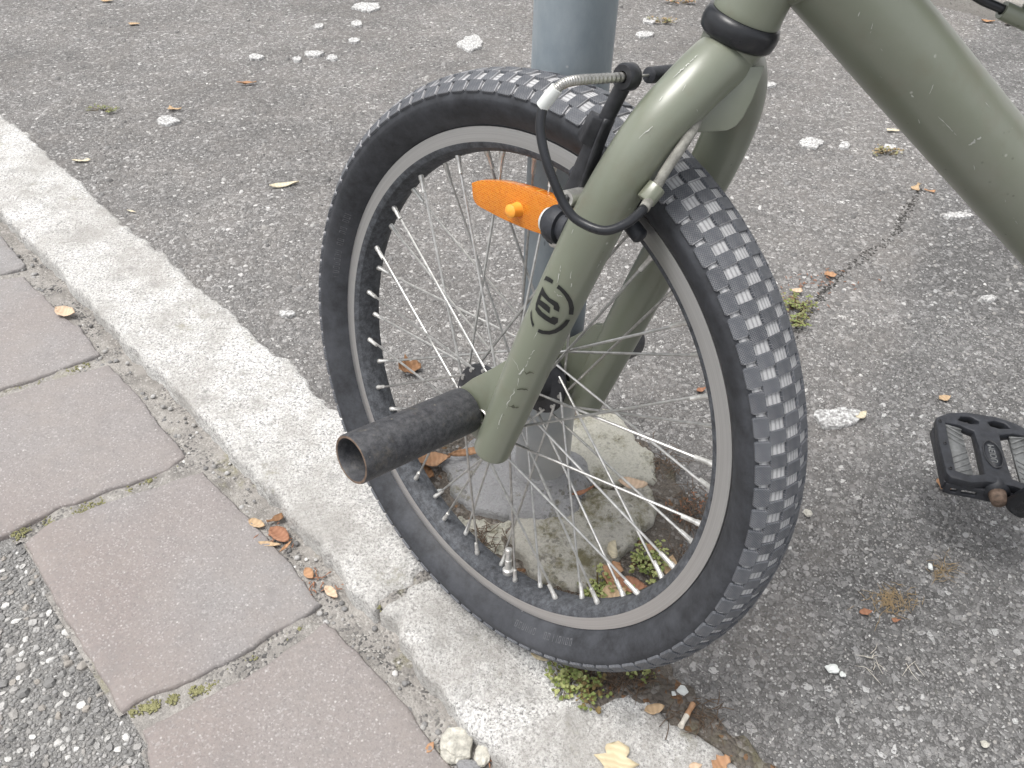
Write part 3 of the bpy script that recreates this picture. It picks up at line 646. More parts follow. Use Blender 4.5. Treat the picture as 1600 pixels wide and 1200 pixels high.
# bare soil between kerb, pole footing and asphalt
def soilpatch(poly, z, seed):
    V, F = slab(px(poly, 0), z, -0.02, 0.008, 0.004, 0.003, 0.008, seed, nscale=40); return V, F
V, F = join(soilpatch([(560, 655), (650, 665), (760, 640), (905, 620), (1010, 690), (1060, 745), (1085, 800), (1060, 880), (1005, 940), (960, 1000), (900, 1010), (850, 965), (760, 880), (660, 790), (600, 720)], -0.001, 51.0),
            soilpatch([(870, 1045), (960, 1030), (1045, 1035), (1090, 1085), (1125, 1130), (1190, 1180), (1230, 1215), (1165, 1215), (1100, 1150), (1050, 1130), (1015, 1100), (930, 1105), (880, 1090)], 0.0, 52.0))
tag(link('soil', fixn(mesh('soil', V, F, 'soil'))), kind='structure')

# ------------------------------------------------------------------ THE POLE
PB = np.array([0.0362, 0.5975, 0.0]); PR = 0.0297
pole = empty('sign_pole', tuple(PB)); tag(pole, 'grey galvanised steel pole rising behind the front wheel out of broken concrete', 'pole')
V, F = lathe([(PR * 0.9, -0.1), (PR, -0.1), (PR, 0.4), (PR, 0.8), (PR, 2.6), (PR * 0.2, 2.62)], (0, 0, 0), (0, 0, 1), 64)
link('post', mesh('post', V, F, 'galvanised_steel'), pole)
def collar():
    V, F = lathe([(0.062, -0.01), (0.058, 0.008), (0.050, 0.017), (0.041, 0.021), (0.034, 0.028), (0.0305, 0.040), (0.0285, 0.042)], (0, 0, 0), (0, 0, 1), 60)
    return [np.array([v[0] * (1 + 0.16 * nz(v[0], v[1], 3, 28)), v[1] * (1 + 0.16 * nz(v[0], v[1], 3, 28)), v[2] * (1 + 0.45 * nz(v[0], v[1], 8, 30)) + 0.0015 * nz(v[0], v[1], 1, 140)]) if math.hypot(v[0], v[1]) > 0.0298 else v for v in V], F
link('cement_collar', fixn(mesh('cement_collar', *collar(), 'cement_grey')), pole)
def footing(poly, ztop, seed, mat, dome, slope=None, rough=0.005):
    V, F = slab(px(poly, ztop), ztop, -0.05, 0.007, rough, 0.006, 0.007, seed, dome=dome, nscale=26, slope=slope)
    link('concrete_footing', fixn(mesh('concrete_footing', off(V, PB), F, mat)), pole)
footing([(690, 722), (740, 684), (800, 660), (850, 640), (890, 650), (880, 700), (855, 765), (812, 792), (806, 800), (765, 804), (735, 795), (712, 768)], 0.010, 61.0, 'cement_grey', 0.003, rough=0.003)
footing([(816, 790), (859, 780), (890, 774), (921, 760), (956, 758), (1014, 752), (1030, 790), (1000, 838), (960, 880), (930, 915), (899, 926), (843, 912), (828, 884), (802, 862), (794, 835), (808, 804)], 0.010, 62.0, 'cement_mossy', 0.004, rough=0.007)
footing([(880, 672), (904, 642), (962, 640), (992, 678), (1028, 712), (1020, 748), (956, 756), (921, 757), (890, 770)], 0.006, 63.0, 'cement_pale', 0.004, rough=0.006)
footing([(700, 800), (730, 806), (800, 812), (790, 850), (806, 872), (770, 868), (730, 835)], 0.001, 64.0, 'cement_pale', 0.003)

# ------------------------------------------------------------------ THE BICYCLE
BL = np.array([0.35, 0.455, 0.0])
bike = empty('bicycle', tuple(BL)); tag(bike, 'olive green bicycle leaning on the pole with its front wheel turned', 'bicycle')
TI = Matrix.Translation(-Vector(BL)); WSP = TI @ MW                # placement of parts given in world / in wheel space
def wpart(name, VF, mat, parent=None, auto=None, smooth=True, midx=None, bev=None):
    me = fixn(mesh(name, VF[0], VF[1], mat, smooth, midx))
    if bev: bevel(me, bev)
    elif auto: autosmooth(me, auto)
    return link(name, me, parent or bike, WSP if parent is None else None)
def fpart(name, VF, mat, parent=None, auto=None, smooth=True, bev=None):
    me = fixn(mesh(name, VF[0], VF[1], mat, smooth))
    if bev: bevel(me, bev)
    elif auto: autosmooth(me, auto)
    return link(name, me, parent or bike, TI if parent is None else None)
W = lambda a, b, t: np.array([a, t, b])                             # (forward, up, side) -> wheel space
YA = (0, 1, 0)
RC, RR, RW, KH = 0.2280, 0.0200, 0.0302, 0.0015                     # tyre section: radius of widest point, height above it, half width, block height
cr, cw = RR - KH, RW - KH * 0.6
SIDEW = [(0.2085, 0.0112), (0.2097, 0.0130), (0.2112, 0.0162), (0.2140, 0.0196), (0.2180, 0.0236), (0.2220, 0.0266), (0.2252, 0.0281)]   # sidewall from bead to widest point
def side_t(r):
    rs, ts = zip(*(SIDEW + [(RC, cw)])); return float(np.interp(r, rs, ts))

def tyre_mesh():
    top = [(RC + cr * math.cos(R(b)), cw * math.sin(R(b))) for b in np.linspace(-90, 90, 49)]
    prof = [(r, -t) for r, t in SIDEW] + top + [(r, t) for r, t in reversed(SIDEW)]
    V, F = lathe(prof, (0, 0, 0), YA, 192, (1, 0, 0)); n = 192
    midx = []
    for i in range(len(prof) - 1):
        k = i - len(SIDEW); al = -90 + 180 * (k + 0.5) / 48; midx += [1 if 0 <= k < 48 and abs(al) < 68 else 0] * n
    return V, F, midx
V, F, mi = tyre_mesh()
tyre_me = mesh('tyre', V, F, ['tyre_rubber', 'tread_floor'], True, mi); fixn(tyre_me)
front_tyre = link('front_tyre', tyre_me, bike, WSP)

def block_mesh(lx, ly, h, waist):
    """tread block: x along the rolling direction, y across, z outward; chamfered, 8-sided outline"""
    o = [(-lx * .5, -ly * .38), (-lx * .42, -ly * .5), (lx * .42, -ly * .5), (lx * .5, -ly * .38), (lx * .5, ly * .38), (lx * .42, ly * .5), (-lx * .42, ly * .5), (-lx * .5, ly * .38)]
    if waist: o = [(-lx * .49, -ly * .49), (0, -ly * .53), (lx * .49, -ly * .49), (lx * .5, 0), (lx * .49, ly * .49), (0, ly * .53), (-lx * .49, ly * .49), (-lx * .5, 0)]
    V = [(x * 1.05, y * 1.05, -0.0014) for x, y in o] + [(x, y, h * 0.80) for x, y in o] + [(x * 0.93, y * 0.93, h) for x, y in o]
    F = [(i + 8 * k, (i + 1) % 8 + 8 * k, (i + 1) % 8 + 8 * k + 8, i + 8 * k + 8) for k in (0, 1) for i in range(8)] + [tuple(range(16, 24))]
    return V, F
BLK = [1 if i in (3, 11) else 0 for i in range(17)]; BLKM = [1 if i in (2, 3, 10, 11) else 0 for i in range(17)]     # dust on the leading flank
SIDE, MID, CEN = block_mesh(0.0130, 0.0094, KH, False), block_mesh(0.0088, 0.0112, KH, True), block_mesh(0.0086, 0.0126, KH, True)
ROWS = [(62, 0.0, SIDE), (38.5, 0.5, MID), (13, 0.0, CEN), (-13, 0.5, CEN), (-38.5, 0.0, MID), (-62, 0.5, SIDE)]
def block_T(al, ps):
    al, ps = R(al), R(ps); rad = Vector((math.cos(ps), 0, math.sin(ps))); y = Vector((0, 1, 0)); tg = Vector((-math.sin(ps), 0, math.cos(ps)))
    o = (rad * math.cos(al) / cr + y * math.sin(al) / cw).normalized(); ac = o.cross(tg); p = rad * (RC + cr * math.cos(al)) + y * (cw * math.sin(al))
    return Matrix([[tg[i], ac[i], o[i], p[i]] for i in range(3)] + [[0, 0, 0, 1]])
PH0 = 139.54 + 0.5 * 3.75
side_me = autosmooth(mesh('tread_block', *SIDE, ['tread_block', 'block_dust'], True, BLK), 30); mid_me = autosmooth(mesh('tread_block', *MID, ['tread_block', 'block_dust'], True, BLKM), 30); cen_me = autosmooth(mesh('tread_block', *CEN, ['tread_block', 'block_dust'], True, BLKM), 30)
SV, SF = [], []
for ri, (al, ph, geo) in enumerate(ROWS):
    for k in range(96):
        T = block_T(al, PH0 + 3.75 * (k + ph))
        if ri < 3: link('tread_block', side_me if geo is SIDE else mid_me if geo is MID else cen_me, front_tyre, T)
        else:
            n = len(SV); SV += [T @ Vector(v) for v in geo[0]]; SF += [tuple(i + n for i in f) for f in geo[1]]
far_me = autosmooth(mesh('far_tread', SV, SF, 'tread_block'), 30); tag(link('far_tread', far_me, front_tyre), kind='stuff')

# lettering on the sidewall: rows of small moulded strokes along the bead
def sidewall_text(start, text):
    V, F = [], []
    def stroke(ps, r0, r1, w):
        for s in (1,):
            q = []
            for r, dp in ((r0, -w), (r0, w), (r1, w), (r1, -w)):
                t = side_t(r) + 0.0004; a = R(ps) + dp / r; q.append((r * math.cos(a), t, r * math.sin(a)))
            n = len(V); V.extend(q); F.append((n, n + 1, n + 2, n + 3))
    random.seed(3)
    if True:
        ps = start
        for ch in text:
            if ch != ' ':
                r0, r1 = 0.2150, 0.2196
                stroke(ps, r0, r1, 0.00035)
                if ch not in '1I.': stroke(ps + 0.55, r0, r1, 0.00035)
                if ch in '20568NFLAETOPS': stroke(ps + 0.27, r0, r0 + 0.0007, 0.0012)
                if ch in '20568FATOPS4': stroke(ps + 0.27, r1 - 0.0007, r1, 0.0012)
            ps += 1.15
    return V, F
for start, text in ((-128, '20x2.125  57-406'), (2, 'INFLATE TO 40 PSI')):
    V, F = sidewall_text(start, text); tag(link('sidewall_lettering', mesh('sidewall_lettering', V, F, 'sidewall_print'), front_tyre), kind='stuff')

# rim, spokes, hub
def rim_mesh():
    P = [(0.2092, 0.0141), (0.1984, 0.0144), (0.1972, 0.0140), (0.1940, 0.0120), (0.1912, 0.0060), (0.1903, 0.0), (0.1912, -0.0060), (0.1940, -0.0120), (0.1972, -0.0140), (0.1984, -0.0144), (0.2092, -0.0141), (0.2096, -0.0132), (0.2090, -0.0118), (0.2020, -0.0112), (0.1990, 0.0), (0.2020, 0.0112), (0.2090, 0.0118), (0.2096, 0.0132)]
    mi = [0, 1, 1, 1, 1, 1, 1, 1, 0, 0, 0, 0, 1, 1, 1, 1, 0, 0]
    V, F = lathe(P, (0, 0, 0), YA, 180, (1, 0, 0), closed=True); return V, F, [m for m in mi for _ in range(180)]
V, F, mi = rim_mesh(); rim_me = autosmooth(fixn(mesh('rim', V, F, ['brushed_aluminium', 'rim_inner_black'], True, mi)), 32)
front_wheel = link('front_wheel', rim_me, bike, WSP)
def hub_mesh():
    prof = [(0.0045, -0.066), (0.0045, -0.046), (0.013, -0.0445), (0.015, -0.036), (0.0305, -0.0335), (0.0315, -0.0315), (0.0305, -0.0295), (0.019, -0.027), (0.0155, -0.018), (0.0155, 0.018), (0.019, 0.027), (0.0305, 0.0295), (0.0315, 0.0315), (0.0305, 0.0335), (0.015, 0.036), (0.013, 0.0445), (0.0045, 0.046), (0.0045, 0.066)]
    return lathe(prof, (0, 0, 0), YA, 48, (1, 0, 0))
hub_me = autosmooth(fixn(mesh('hub', *hub_mesh(), 'black_alloy')), 40); link('hub', hub_me, front_wheel)
def ang(p): return Matrix.Rotation(-R(p), 4, 'Y')
SPM = {}
for side in (1, -1):
    for d in (1, -1):
        a = R(57 * d); hr = 0.0272; h = W(hr * math.cos(a), hr * math.sin(a), side * (0.0315 + 0.0024 * d)); e = W(0.188, 0, side * 0.0035); dv = (e - h) / np.linalg.norm(e - h)
        v1 = tube([h, h + dv * 0.1, e], [0.00108] * 3, 7); hd = lathe([(0.0001, 0.0031 * 1), (0.0017, 0.0028), (0.0021, 0.0018), (0.0012, 0.0)], h - W(0, 0, 1) * 0 + np.array([0, side * -0.003 * d, 0]), (0, 1 if d * side < 0 else -1, 0), 8)
        SPM[side, d] = autosmooth(fixn(mesh('spoke', *join(v1, hd), 'spoke_steel')), 50)
        e2 = e + np.array([0.004, 0, 0]); SPM[side, d, 'n'] = autosmooth(fixn(mesh('spoke_nipple', *tube([e2, e2 - dv * 0.0045, e2 - dv * 0.005, e2 - dv * 0.0155], [0.0023, 0.0023, 0.0019, 0.0017], 8), 'nipple_brass')), 40)
for k in range(48):
    T = ang(-90.3 + 7.5 * k); side = 1 if k % 2 == 0 else -1; d = 1 if (k // 2) % 2 == 0 else -1
    link('spoke', SPM[side, d], front_wheel, T); link('spoke_nipple', SPM[side, d, 'n'], front_wheel, T)
va = ang(-101.6)
vm = autosmooth(mesh('valve', *lathe([(0.0030, -0.004), (0.0052, -0.0035), (0.0055, 0.0005), (0.0046, 0.0015), (0.0034, 0.002), (0.0034, 0.0115), (0.0028, 0.012), (0.0028, 0.019), (0.0033, 0.0195), (0.0033, 0.0235), (0.0022, 0.0245), (0.0001, 0.0247)], (0.187, 0, 0), (-1, 0, 0), 14), 'nipple_brass'), 40)
link('valve', vm, front_wheel, va)
# amber reflector between the spokes
RCc = W(0.0235, 0.1515, 0.010)
def WPX(u, v, t):
    """photo pixel to wheel space on the plane at side offset t"""
    r = WM @ np.array([u - 800.0, v - 600.0, FPX]); k = ((HUB + t * NW - CAM) @ NW) / (r @ NW); d = CAM + k * r - HUB; return d @ FW, d @ UP
def refl():
    o = [(741, 285), (756, 281), (790, 283), (830, 293), (862, 305), (884, 318), (888, 340), (868, 366), (838, 361), (800, 346), (768, 330), (746, 315)]
    Q = [WPX(u, v, 0.010) for u, v in o]; Q = [q[:2] for q in catmull([np.array([*q, 0.0]) for q in Q + Q[:1]], 4)[:-1]]
    f = lambda u, v, z: W(u, v, 0.010 + z)
    return plate(Q, [], -0.005, 0.003, f)
rf = wpart('reflector', refl(), 'amber_plastic', front_wheel, bev=0.0012)
wpart('reflector_clip', lathe([(0.0001, 0.0105), (0.0036, 0.0102), (0.0050, 0.0090), (0.0050, 0.003), (0.0060, 0.0)], W(0.0185, 0.1530, 0.012), YA, 20), 'amber_knob', front_wheel, auto=40)

# pegs
def peg(sgn):
    f = [(0.0080, 0.0535), (0.0160, 0.0530), (0.0183, 0.0545), (0.0186, 0.060), (0.0186, 0.1610), (0.0180, 0.1622)]
    g = [(0.0180, 0.1622), (0.0162, 0.1622)]
    h = [(0.0162, 0.1622), (0.0155, 0.1612), (0.0155, 0.070), (0.0001, 0.069)]
    flip = lambda p: [(r, t * sgn) for r, t in p]
    V1, F1 = lathe(flip(f), (0, 0, 0), YA, 48); V2, F2 = lathe(flip(g), (0, 0, 0), YA, 48); V3, F3 = lathe(flip(h), (0, 0, 0), YA, 48)
    mi = [0] * len(F1) + [1] * len(F2) + [0] * len(F3); V, F = join((V1, F1), (V2, F2), (V3, F3))
    me = mesh('axle_peg', V, F, ['peg_steel', 'peg_rust_edge'], True, mi)
    bm = bmesh.new(); bm.from_mesh(me); bmesh.ops.remove_doubles(bm, verts=bm.verts, dist=1e-6); bm.to_mesh(me); bm.free(); autosmooth(me, 40)
    link('axle_peg', me, bike, WSP)
peg(1); peg(-1)

# fork
ST = W(-0.2033, 0.979, 0); ST = ST / np.linalg.norm(ST); RG = W(-0.105, 0.307, 0)
fork = wpart('fork', lathe([(0.0150, -0.034), (0.0172, -0.022), (0.0178, -0.010), (0.0186, -0.003), (0.0150, 0.0), (0.0125, 0.004), (0.0125, 0.2)], RG, ST, 40), 'olive_paint', auto=60)
LEGP = [(-0.0362, -0.0130, 0.056), (-0.0468, 0.0400, 0.056), (-0.0590, 0.1000, 0.056), (-0.0775, 0.1800, 0.0555), (-0.0880, 0.2220, 0.0520), (-0.0955, 0.2520, 0.0430), (-0.1005, 0.2720, 0.0285), (-0.1025, 0.2850, 0.0130), (-0.1030, 0.2900, 0.0)]
LEGR = [0.0143, 0.0153, 0.0160, 0.0163, 0.0161, 0.0160, 0.0162, 0.0166, 0.0168]
def leg_curve(s):
    return catmull([np.array([*W(a, b, t * s), r]) for (a, b, t), r in zip(LEGP, LEGR)], 8)
for s in (1, -1):
    C = leg_curve(s); pts = [c[:3] for c in C]; rr = [c[3] for c in C]
    t0 = (pts[0] - pts[1]) / np.linalg.norm(pts[0] - pts[1])
    pts = [pts[0] + t0 * 0.0032, pts[0] + t0 * 0.0030, pts[0] + t0 * 0.0024, pts[0] + t0 * 0.0012] + pts; rr = [0.0002, 0.0124, 0.0136, 0.0142] + rr
    leg = wpart('fork_leg', tube(pts, rr, 40, 'flat', W(1, 0, 0)), 'olive_paint', fork)
    poly = [(0.0135, -0.0120), (0.0165, 0.0), (0.0150, 0.0085), (0.0, 0.0290), (-0.0180, 0.0490), (-0.0320, 0.0660), (-0.0560, 0.0750), (-0.0440, -0.0120), (-0.0260, -0.0200), (0.0, -0.0190)]
    hole = [(0.0055 * math.cos(2 * math.pi * j / 14) - 0.0165, 0.0055 * math.sin(2 * math.pi * j / 14) + 0.0035) for j in range(14)]
    wpart('dropout', plate(poly, [hole], 0.0462 * s, 0.0522 * s, lambda u, v, z: W(u, v, z)), 'olive_paint', fork, bev=0.0007)
    wpart('hole_washer', lathe([(0.0045, 0.0525 * s), (0.0052, 0.0532 * s), (0.0060, 0.0528 * s), (0.0062, 0.0522 * s)], W(-0.0165, 0.0035, 0), YA, 20), 'bolt_silver', fork)
# stiffening tab behind the crown
tab = [W(-0.100, 0.249, 0.028), W(-0.1150, 0.2540, 0.014), W(-0.1205, 0.2560, 0.009), W(-0.1232, 0.2590, 0.005), W(-0.1242, 0.2640, 0.002), W(-0.1250, 0.275, -0.001), W(-0.124, 0.292, -0.004), W(-0.105, 0.285, 0.016)]
def tabmesh():
    c = sum(tab) / len(tab); n = np.cross(tab[1] - tab[0], tab[5] - tab[0]); n /= np.linalg.norm(n); V = [p + n * 0.0015 for p in tab] + [p - n * 0.0015 for p in tab]; k = len(tab)
    return V, [tuple(range(k)), tuple(range(2 * k - 1, k - 1, -1))] + [(i, (i + 1) % k, (i + 1) % k + k, i + k) for i in range(k)]
wpart('crown_tab', tabmesh(), 'olive_paint', fork, bev=0.0008)
wpart('tab_hole', lathe([(0.0001, 0.0022), (0.0026, 0.0022), (0.0026, 0.0012)], W(-0.1215, 0.2640, 0.0055), np.cross(tab[1] - tab[0], tab[5] - tab[0]) * -1, 12), 'logo_black', fork)
# emblem: broken ring round a slanted three-armed letter, printed on the near leg
CUR = leg_curve(1)
def on_leg(u, v):
    """photo pixel to the near surface of the near leg, lifted 0.25 mm"""
    r = WM @ np.array([u - 800.0, v - 600.0, FPX]); Mi = np.array(MW.inverted()); o = (Mi @ np.array([*CAM, 1]))[:3]; dr = Mi[:3, :3] @ r; dr /= np.linalg.norm(dr)
    Q_ = [WM.T @ (np.array(MW @ Vector(c[:3])) - CAM) for c in CUR]; P = CUR[min(range(len(CUR)), key=lambda j: math.hypot(800 + FPX * Q_[j][0] / Q_[j][2] - u, 600 + FPX * Q_[j][1] / Q_[j][2] - v))][:3]
    for it in range(8):
        i = min(range(len(CUR) - 1), key=lambda j: np.linalg.norm(0.5 * (CUR[j][:3] + CUR[j + 1][:3]) - P)); p0, p1 = CUR[i][:3], CUR[i + 1][:3]; ax = p1 - p0; L = np.linalg.norm(ax); ax = ax / L
        rad = CUR[i][3] + (CUR[i + 1][3] - CUR[i][3]) * min(max(((P - p0) @ ax) / L, 0), 1) + 0.0002
        w = o - p0; dp = dr - ax * (dr @ ax); wp = w - ax * (w @ ax); A_, B_, C_ = dp @ dp, 2 * dp @ wp, wp @ wp - (rad + 0.00025) ** 2; disc = max(B_ * B_ - 4 * A_ * C_, 0.0)
        t = (-B_ - math.sqrt(disc)) / (2 * A_); P = o + t * dr
    return P
LOGO = [[(425, 325), (455, 265), (500, 285), (552, 325), (535, 370), (490, 345), (450, 325)],
        [(625, 385), (700, 450), (760, 520), (810, 600), (832, 690), (822, 788), (762, 785), (768, 700), (750, 620), (700, 530), (640, 460), (595, 430)],
        [(780, 857), (735, 930), (670, 990), (590, 1035), (500, 1055), (400, 1045), (335, 1015), (355, 975), (420, 1000), (500, 1005), (570, 985), (630, 950), (690, 900), (725, 857)],
        [(262, 715), (246, 760), (247, 830), (258, 900), (278, 955), (295, 915), (275, 870), (262, 800)],
        [(408, 408), (440, 480), (500, 560), (570, 600), (615, 628), (640, 690), (627, 750), (555, 712), (560, 670), (480, 610), (425, 555), (390, 520), (372, 585), (420, 615), (470, 650), (510, 690), (500, 770), (430, 715), (350, 645), (342, 672), (400, 745), (470, 800), (520, 832), (545, 810), (620, 835), (615, 890), (570, 925), (520, 905), (430, 850), (350, 785), (312, 720), (318, 640), (350, 540)]]
for poly in LOGO:
    P2 = [(800 + x / 8.575, 400 + y / 8.575) for x, y in poly]; Q = []
    for i in range(len(P2)):
        a, b = np.array(P2[i]), np.array(P2[(i + 1) % len(P2)]); k = max(1, int(np.linalg.norm(b - a) / 3)); Q += [tuple(a + (b - a) * j / k) for j in range(k)]
    gx, gy = np.meshgrid(np.arange(820, 905, 3.0), np.arange(425, 528, 3.0)); I = np.stack([gx.ravel(), gy.ravel()], -1); I = I[inside(I, Q)]; I = I[pdist(I, Q) > 1.2] if len(I) else I
    vs, _, fs, *_ = delaunay_2d_cdt([Vector(q) for q in Q] + [Vector(q) for q in I], [(i, (i + 1) % len(Q)) for i in range(len(Q))], [], 1, 1e-5)
    wpart('emblem', ([on_leg(v.x, v.y) for v in vs], [tuple(f) for f in fs]), 'logo_black', fork)

# scuffs and bare-metal scratches on the near leg
def ribbon(px_pts, w, surf):
    V, F = [], []; P = [np.array(p, float) for p in px_pts]; D = []
    for a, b in zip(P[:-1], P[1:]):
        k = max(2, int(np.linalg.norm(b - a) / 3)); D += [a + (b - a) * j / k for j in range(k)]
    D.append(P[-1]); m = len(D)
    for i, p in enumerate(D):
        t = D[min(i + 1, m - 1)] - D[max(i - 1, 0)]; t /= np.linalg.norm(t); nn = np.array([-t[1], t[0]]); j = noise.noise((p[0] * 0.35, p[1] * 0.35, 1.0)); j2 = noise.noise((p[0] * 0.9, p[1] * 0.9, 4.0))
        ww = w * max(0.12, 0.55 + 0.9 * j2) * min(1.0, 0.3 + 3.0 * min(i, m - 1 - i) / m); c = p + nn * w * 0.8 * j; V += [surf(*(c + nn * ww * 0.5)), surf(*(c - nn * ww * 0.5))]
    for i in range(m - 1):
        if noise.noise((D[i][0] * 0.5, D[i][1] * 0.5, 9.0)) > -0.25: F.append((2 * i, 2 * i + 1, 2 * i + 3, 2 * i + 2))
    return V, F
LSC = [([(835, 547), (828, 558), (821, 573), (811, 585), (809, 604)], 2.6), ([(805, 604), (803, 613), (798, 621), (794, 628), (791, 638)], 2.2), ([(785, 646), (781, 658), (777, 670)], 1.8), ([(800, 560), (808, 570), (811, 580)], 1.0),
       ([(876, 414), (875, 424), (872, 435), (870, 442)], 2.2), ([(893, 423), (891, 435), (893, 443), (892, 452)], 1.6), ([(866, 455), (872, 462), (882, 463)], 1.8), ([(941, 405), (936, 413), (932, 419)], 1.6), ([(1090, 85), (1074, 101), (1052, 121)], 2.4), ([(1020, 197), (1008, 207), (998, 216)], 2.2), ([(1089, 170), (1090, 178)], 2.0), ([(1035, 150), (1030, 158)], 1.0), ([(842, 513), (834, 530)], 1.0), ([(897, 355), (893, 365)], 1.2), ([(1072, 132), (1066, 142)], 1.2)]
tag(wpart('scratches', join(*[ribbon(p, w, on_leg) for p, w in LSC]), 'bare_metal', fork), kind='stuff')
tag(wpart('smudges', join(*[ribbon(p, w, lambda u, v: on_leg(u, v)) for p, w in (([(819, 581), (827, 583), (834, 582)], 7), ([(808, 607), (816, 609), (825, 609)], 5), ([(794, 634), (802, 636), (811, 637)], 7))]), 'smudge', fork), kind='stuff')

# headset ring, frame
fpart('headset_seal', lathe([(0.0160, -0.0065), (0.0196, -0.0068), (0.0213, -0.0052), (0.0220, -0.0015), (0.0220, 0.0025), (0.0208, 0.0056), (0.0185, 0.0062), (0.0120, 0.0060)], RING, AX, 56), 'black_gloss')
ht = fpart('head_tube', lathe([(0.0150, 0.0061), (0.0192, 0.0062), (0.0195, 0.0080), (0.0192, 0.0110), (0.0188, 0.030), (0.0188, 0.104), (0.0196, 0.107), (0.0196, 0.118), (0.0150, 0.119)], RING, AX, 48), 'olive_paint', auto=60)
fpart('headset_top', lathe([(0.0150, 0.1195), (0.0210, 0.1200), (0.0215, 0.126), (0.0180, 0.131), (0.0125, 0.132)], RING, AX, 40), 'black_gloss')
frame_ = fpart('down_tube', tube([DS + DD * x for x in (0.012, 0.1, 0.3, 0.5, 0.525)], [0.0245, 0.0254, 0.0254, 0.0254, 0.024], 56), 'olive_paint', auto=60)
def on_tube(u, v):
    dr = WM @ np.array([u - 800.0, v - 600.0, FPX]); dr = dr / np.linalg.norm(dr); w = CAM - DS; dp = dr - DD * (dr @ DD); wp = w - DD * (w @ DD)
    A_, B_, C_ = dp @ dp, 2 * dp @ wp, wp @ wp - 0.0256 ** 2; return CAM + dr * (-B_ - math.sqrt(max(B_ * B_ - 4 * A_ * C_, 0))) / (2 * A_)
TSC = [([(1344, 18), (1341, 26)], 2.0), ([(1364, 36), (1360, 52)], 2.4), ([(1536, 213), (1524, 219), (1512, 230)], 4.0), ([(1459, 132), (1452, 147)], 1.6), ([(1466, 182), (1480, 196), (1495, 212)], 1.2), ([(1424, 148), (1428, 152)], 3.0), ([(1540, 160), (1546, 168)], 1.6), ([(1375, 120), (1384, 124)], 1.6), ([(1435, 186), (1438, 196)], 1.6), ([(1570, 312), (1572, 320)], 2.0), ([(1522, 258), (1523, 266)], 1.4), ([(1583, 340), (1590, 350)], 1.4), ([(1377, 76), (1378, 80)], 2.4)]
tag(fpart('scratches', join(*[ribbon(p, w, on_tube) for p, w in TSC]), 'bare_metal', frame_), kind='stuff')
fpart('weld', lathe([(0.0262, -0.002), (0.0272, 0.001), (0.0262, 0.004)], DS + DD * 0.0225, DD, 40), 'olive_paint', frame_)
XF = np.cross(NF, AX); XF /= np.linalg.norm(XF)                     # rearwards in the frame plane, square to the steering axis
if XF[0] < 0: XF = -XF
TT0 = RING + AX * 0.088
TTd = np.array([math.cos(R(19)), -0.03, -math.sin(R(19))]); TTd /= np.linalg.norm(TTd)
tt = fpart('top_tube', tube([TT0, TT0 + TTd * 0.2, TT0 + TTd * 0.46], [0.016, 0.016, 0.015], 36), 'olive_paint')
CS = np.array([0.2602, 0.4556, 0.5570]); cdv = TTd
fpart('cable_stop', lathe([(0.0026, -0.006), (0.0044, -0.006), (0.0047, -0.005), (0.0047, 0.016), (0.0030, 0.017), (0.0015, 0.017)], CS, cdv, 24), 'olive_paint', tt, auto=40)
fpart('cable_stop_post', tube([CS + cdv * 0.008, CS + cdv * 0.008 + np.array([0.004, 0, 0.026])], [0.004, 0.004], 12), 'olive_paint', tt)
bar_c = RING + AX * 0.24 - XF * 0.055
fpart('rear_brake_cable', tube(catmull([CS - cdv * 0.002, CS - cdv * 0.035 + np.array([0, 0, 0.004]), CS - cdv * 0.09 + np.array([0, -0.012, 0.04]), RING + AX * 0.17 - XF * 0.045 + NF * 0.03, bar_c + AX * 0.06 + NF * 0.10]), 0.0024, 12), 'black_gloss', tt)
# rear of the frame
RA = BB + np.array([0.372, -0.012, -0.018]); STop = TT0 + TTd * 0.46 + np.array([0.0, 0, 0.03]); sdir = (STop - BB) / np.linalg.norm(STop - BB)
fpart('seat_tube', tube([BB, STop], [0.016, 0.016], 32), 'olive_paint')
fpart('bottom_bracket', lathe([(0.012, -0.0355), (0.022, -0.035), (0.0225, -0.03), (0.0225, 0.03), (0.022, 0.035), (0.012, 0.0355)], BB, NF, 36), 'olive_paint', auto=50)
for s in (1, -1):
    fpart('chain_stay', tube([BB + NF * s * 0.02 + np.array([0.02, 0, 0]), BB + NF * s * 0.042 + np.array([0.12, -0.004, -0.006]), RA + NF * s * 0.058], [0.010, 0.010, 0.008], 18), 'olive_paint')
    fpart('seat_stay', tube([STop + NF * s * 0.018 - sdir * 0.02, STop + NF * s * 0.045 - sdir * 0.02 + (RA - STop) * 0.3, RA + NF * s * 0.058], [0.008, 0.008, 0.007], 18), 'olive_paint')
fpart('seat_post', tube([STop, STop + sdir * 0.10], [0.0127, 0.0127], 24), 'noodle_steel')
SP = STop + sdir * 0.10
sad = [(-0.13, 0.018), (-0.09, 0.026), (-0.03, 0.038), (0.04, 0.062), (0.10, 0.070), (0.125, 0.05)]
def saddle():
    V, F = [], []; n = 16
    for x, w in sad:
        for j in range(n):
            a = 2 * math.pi * j / n; V.append(SP + np.array([x, 0, 0.02]) + np.array([0, 1, 0]) * w * math.cos(a) + np.array([0, 0, 1]) * (0.022 if math.sin(a) > 0 else 0.014) * math.sin(a) + np.array([0, 0, 0.0008 * (x * 100) if x > 0 else 0]))
    for i in range(len(sad) - 1):
        for j in range(n): F.append((i * n + j, i * n + (j + 1) % n, (i + 1) * n + (j + 1) % n, (i + 1) * n + j))
    F += [tuple(range(n))[::-1], tuple((len(sad) - 1) * n + j for j in range(n))]; return V, F
fpart('saddle', saddle(), 'saddle_vinyl')
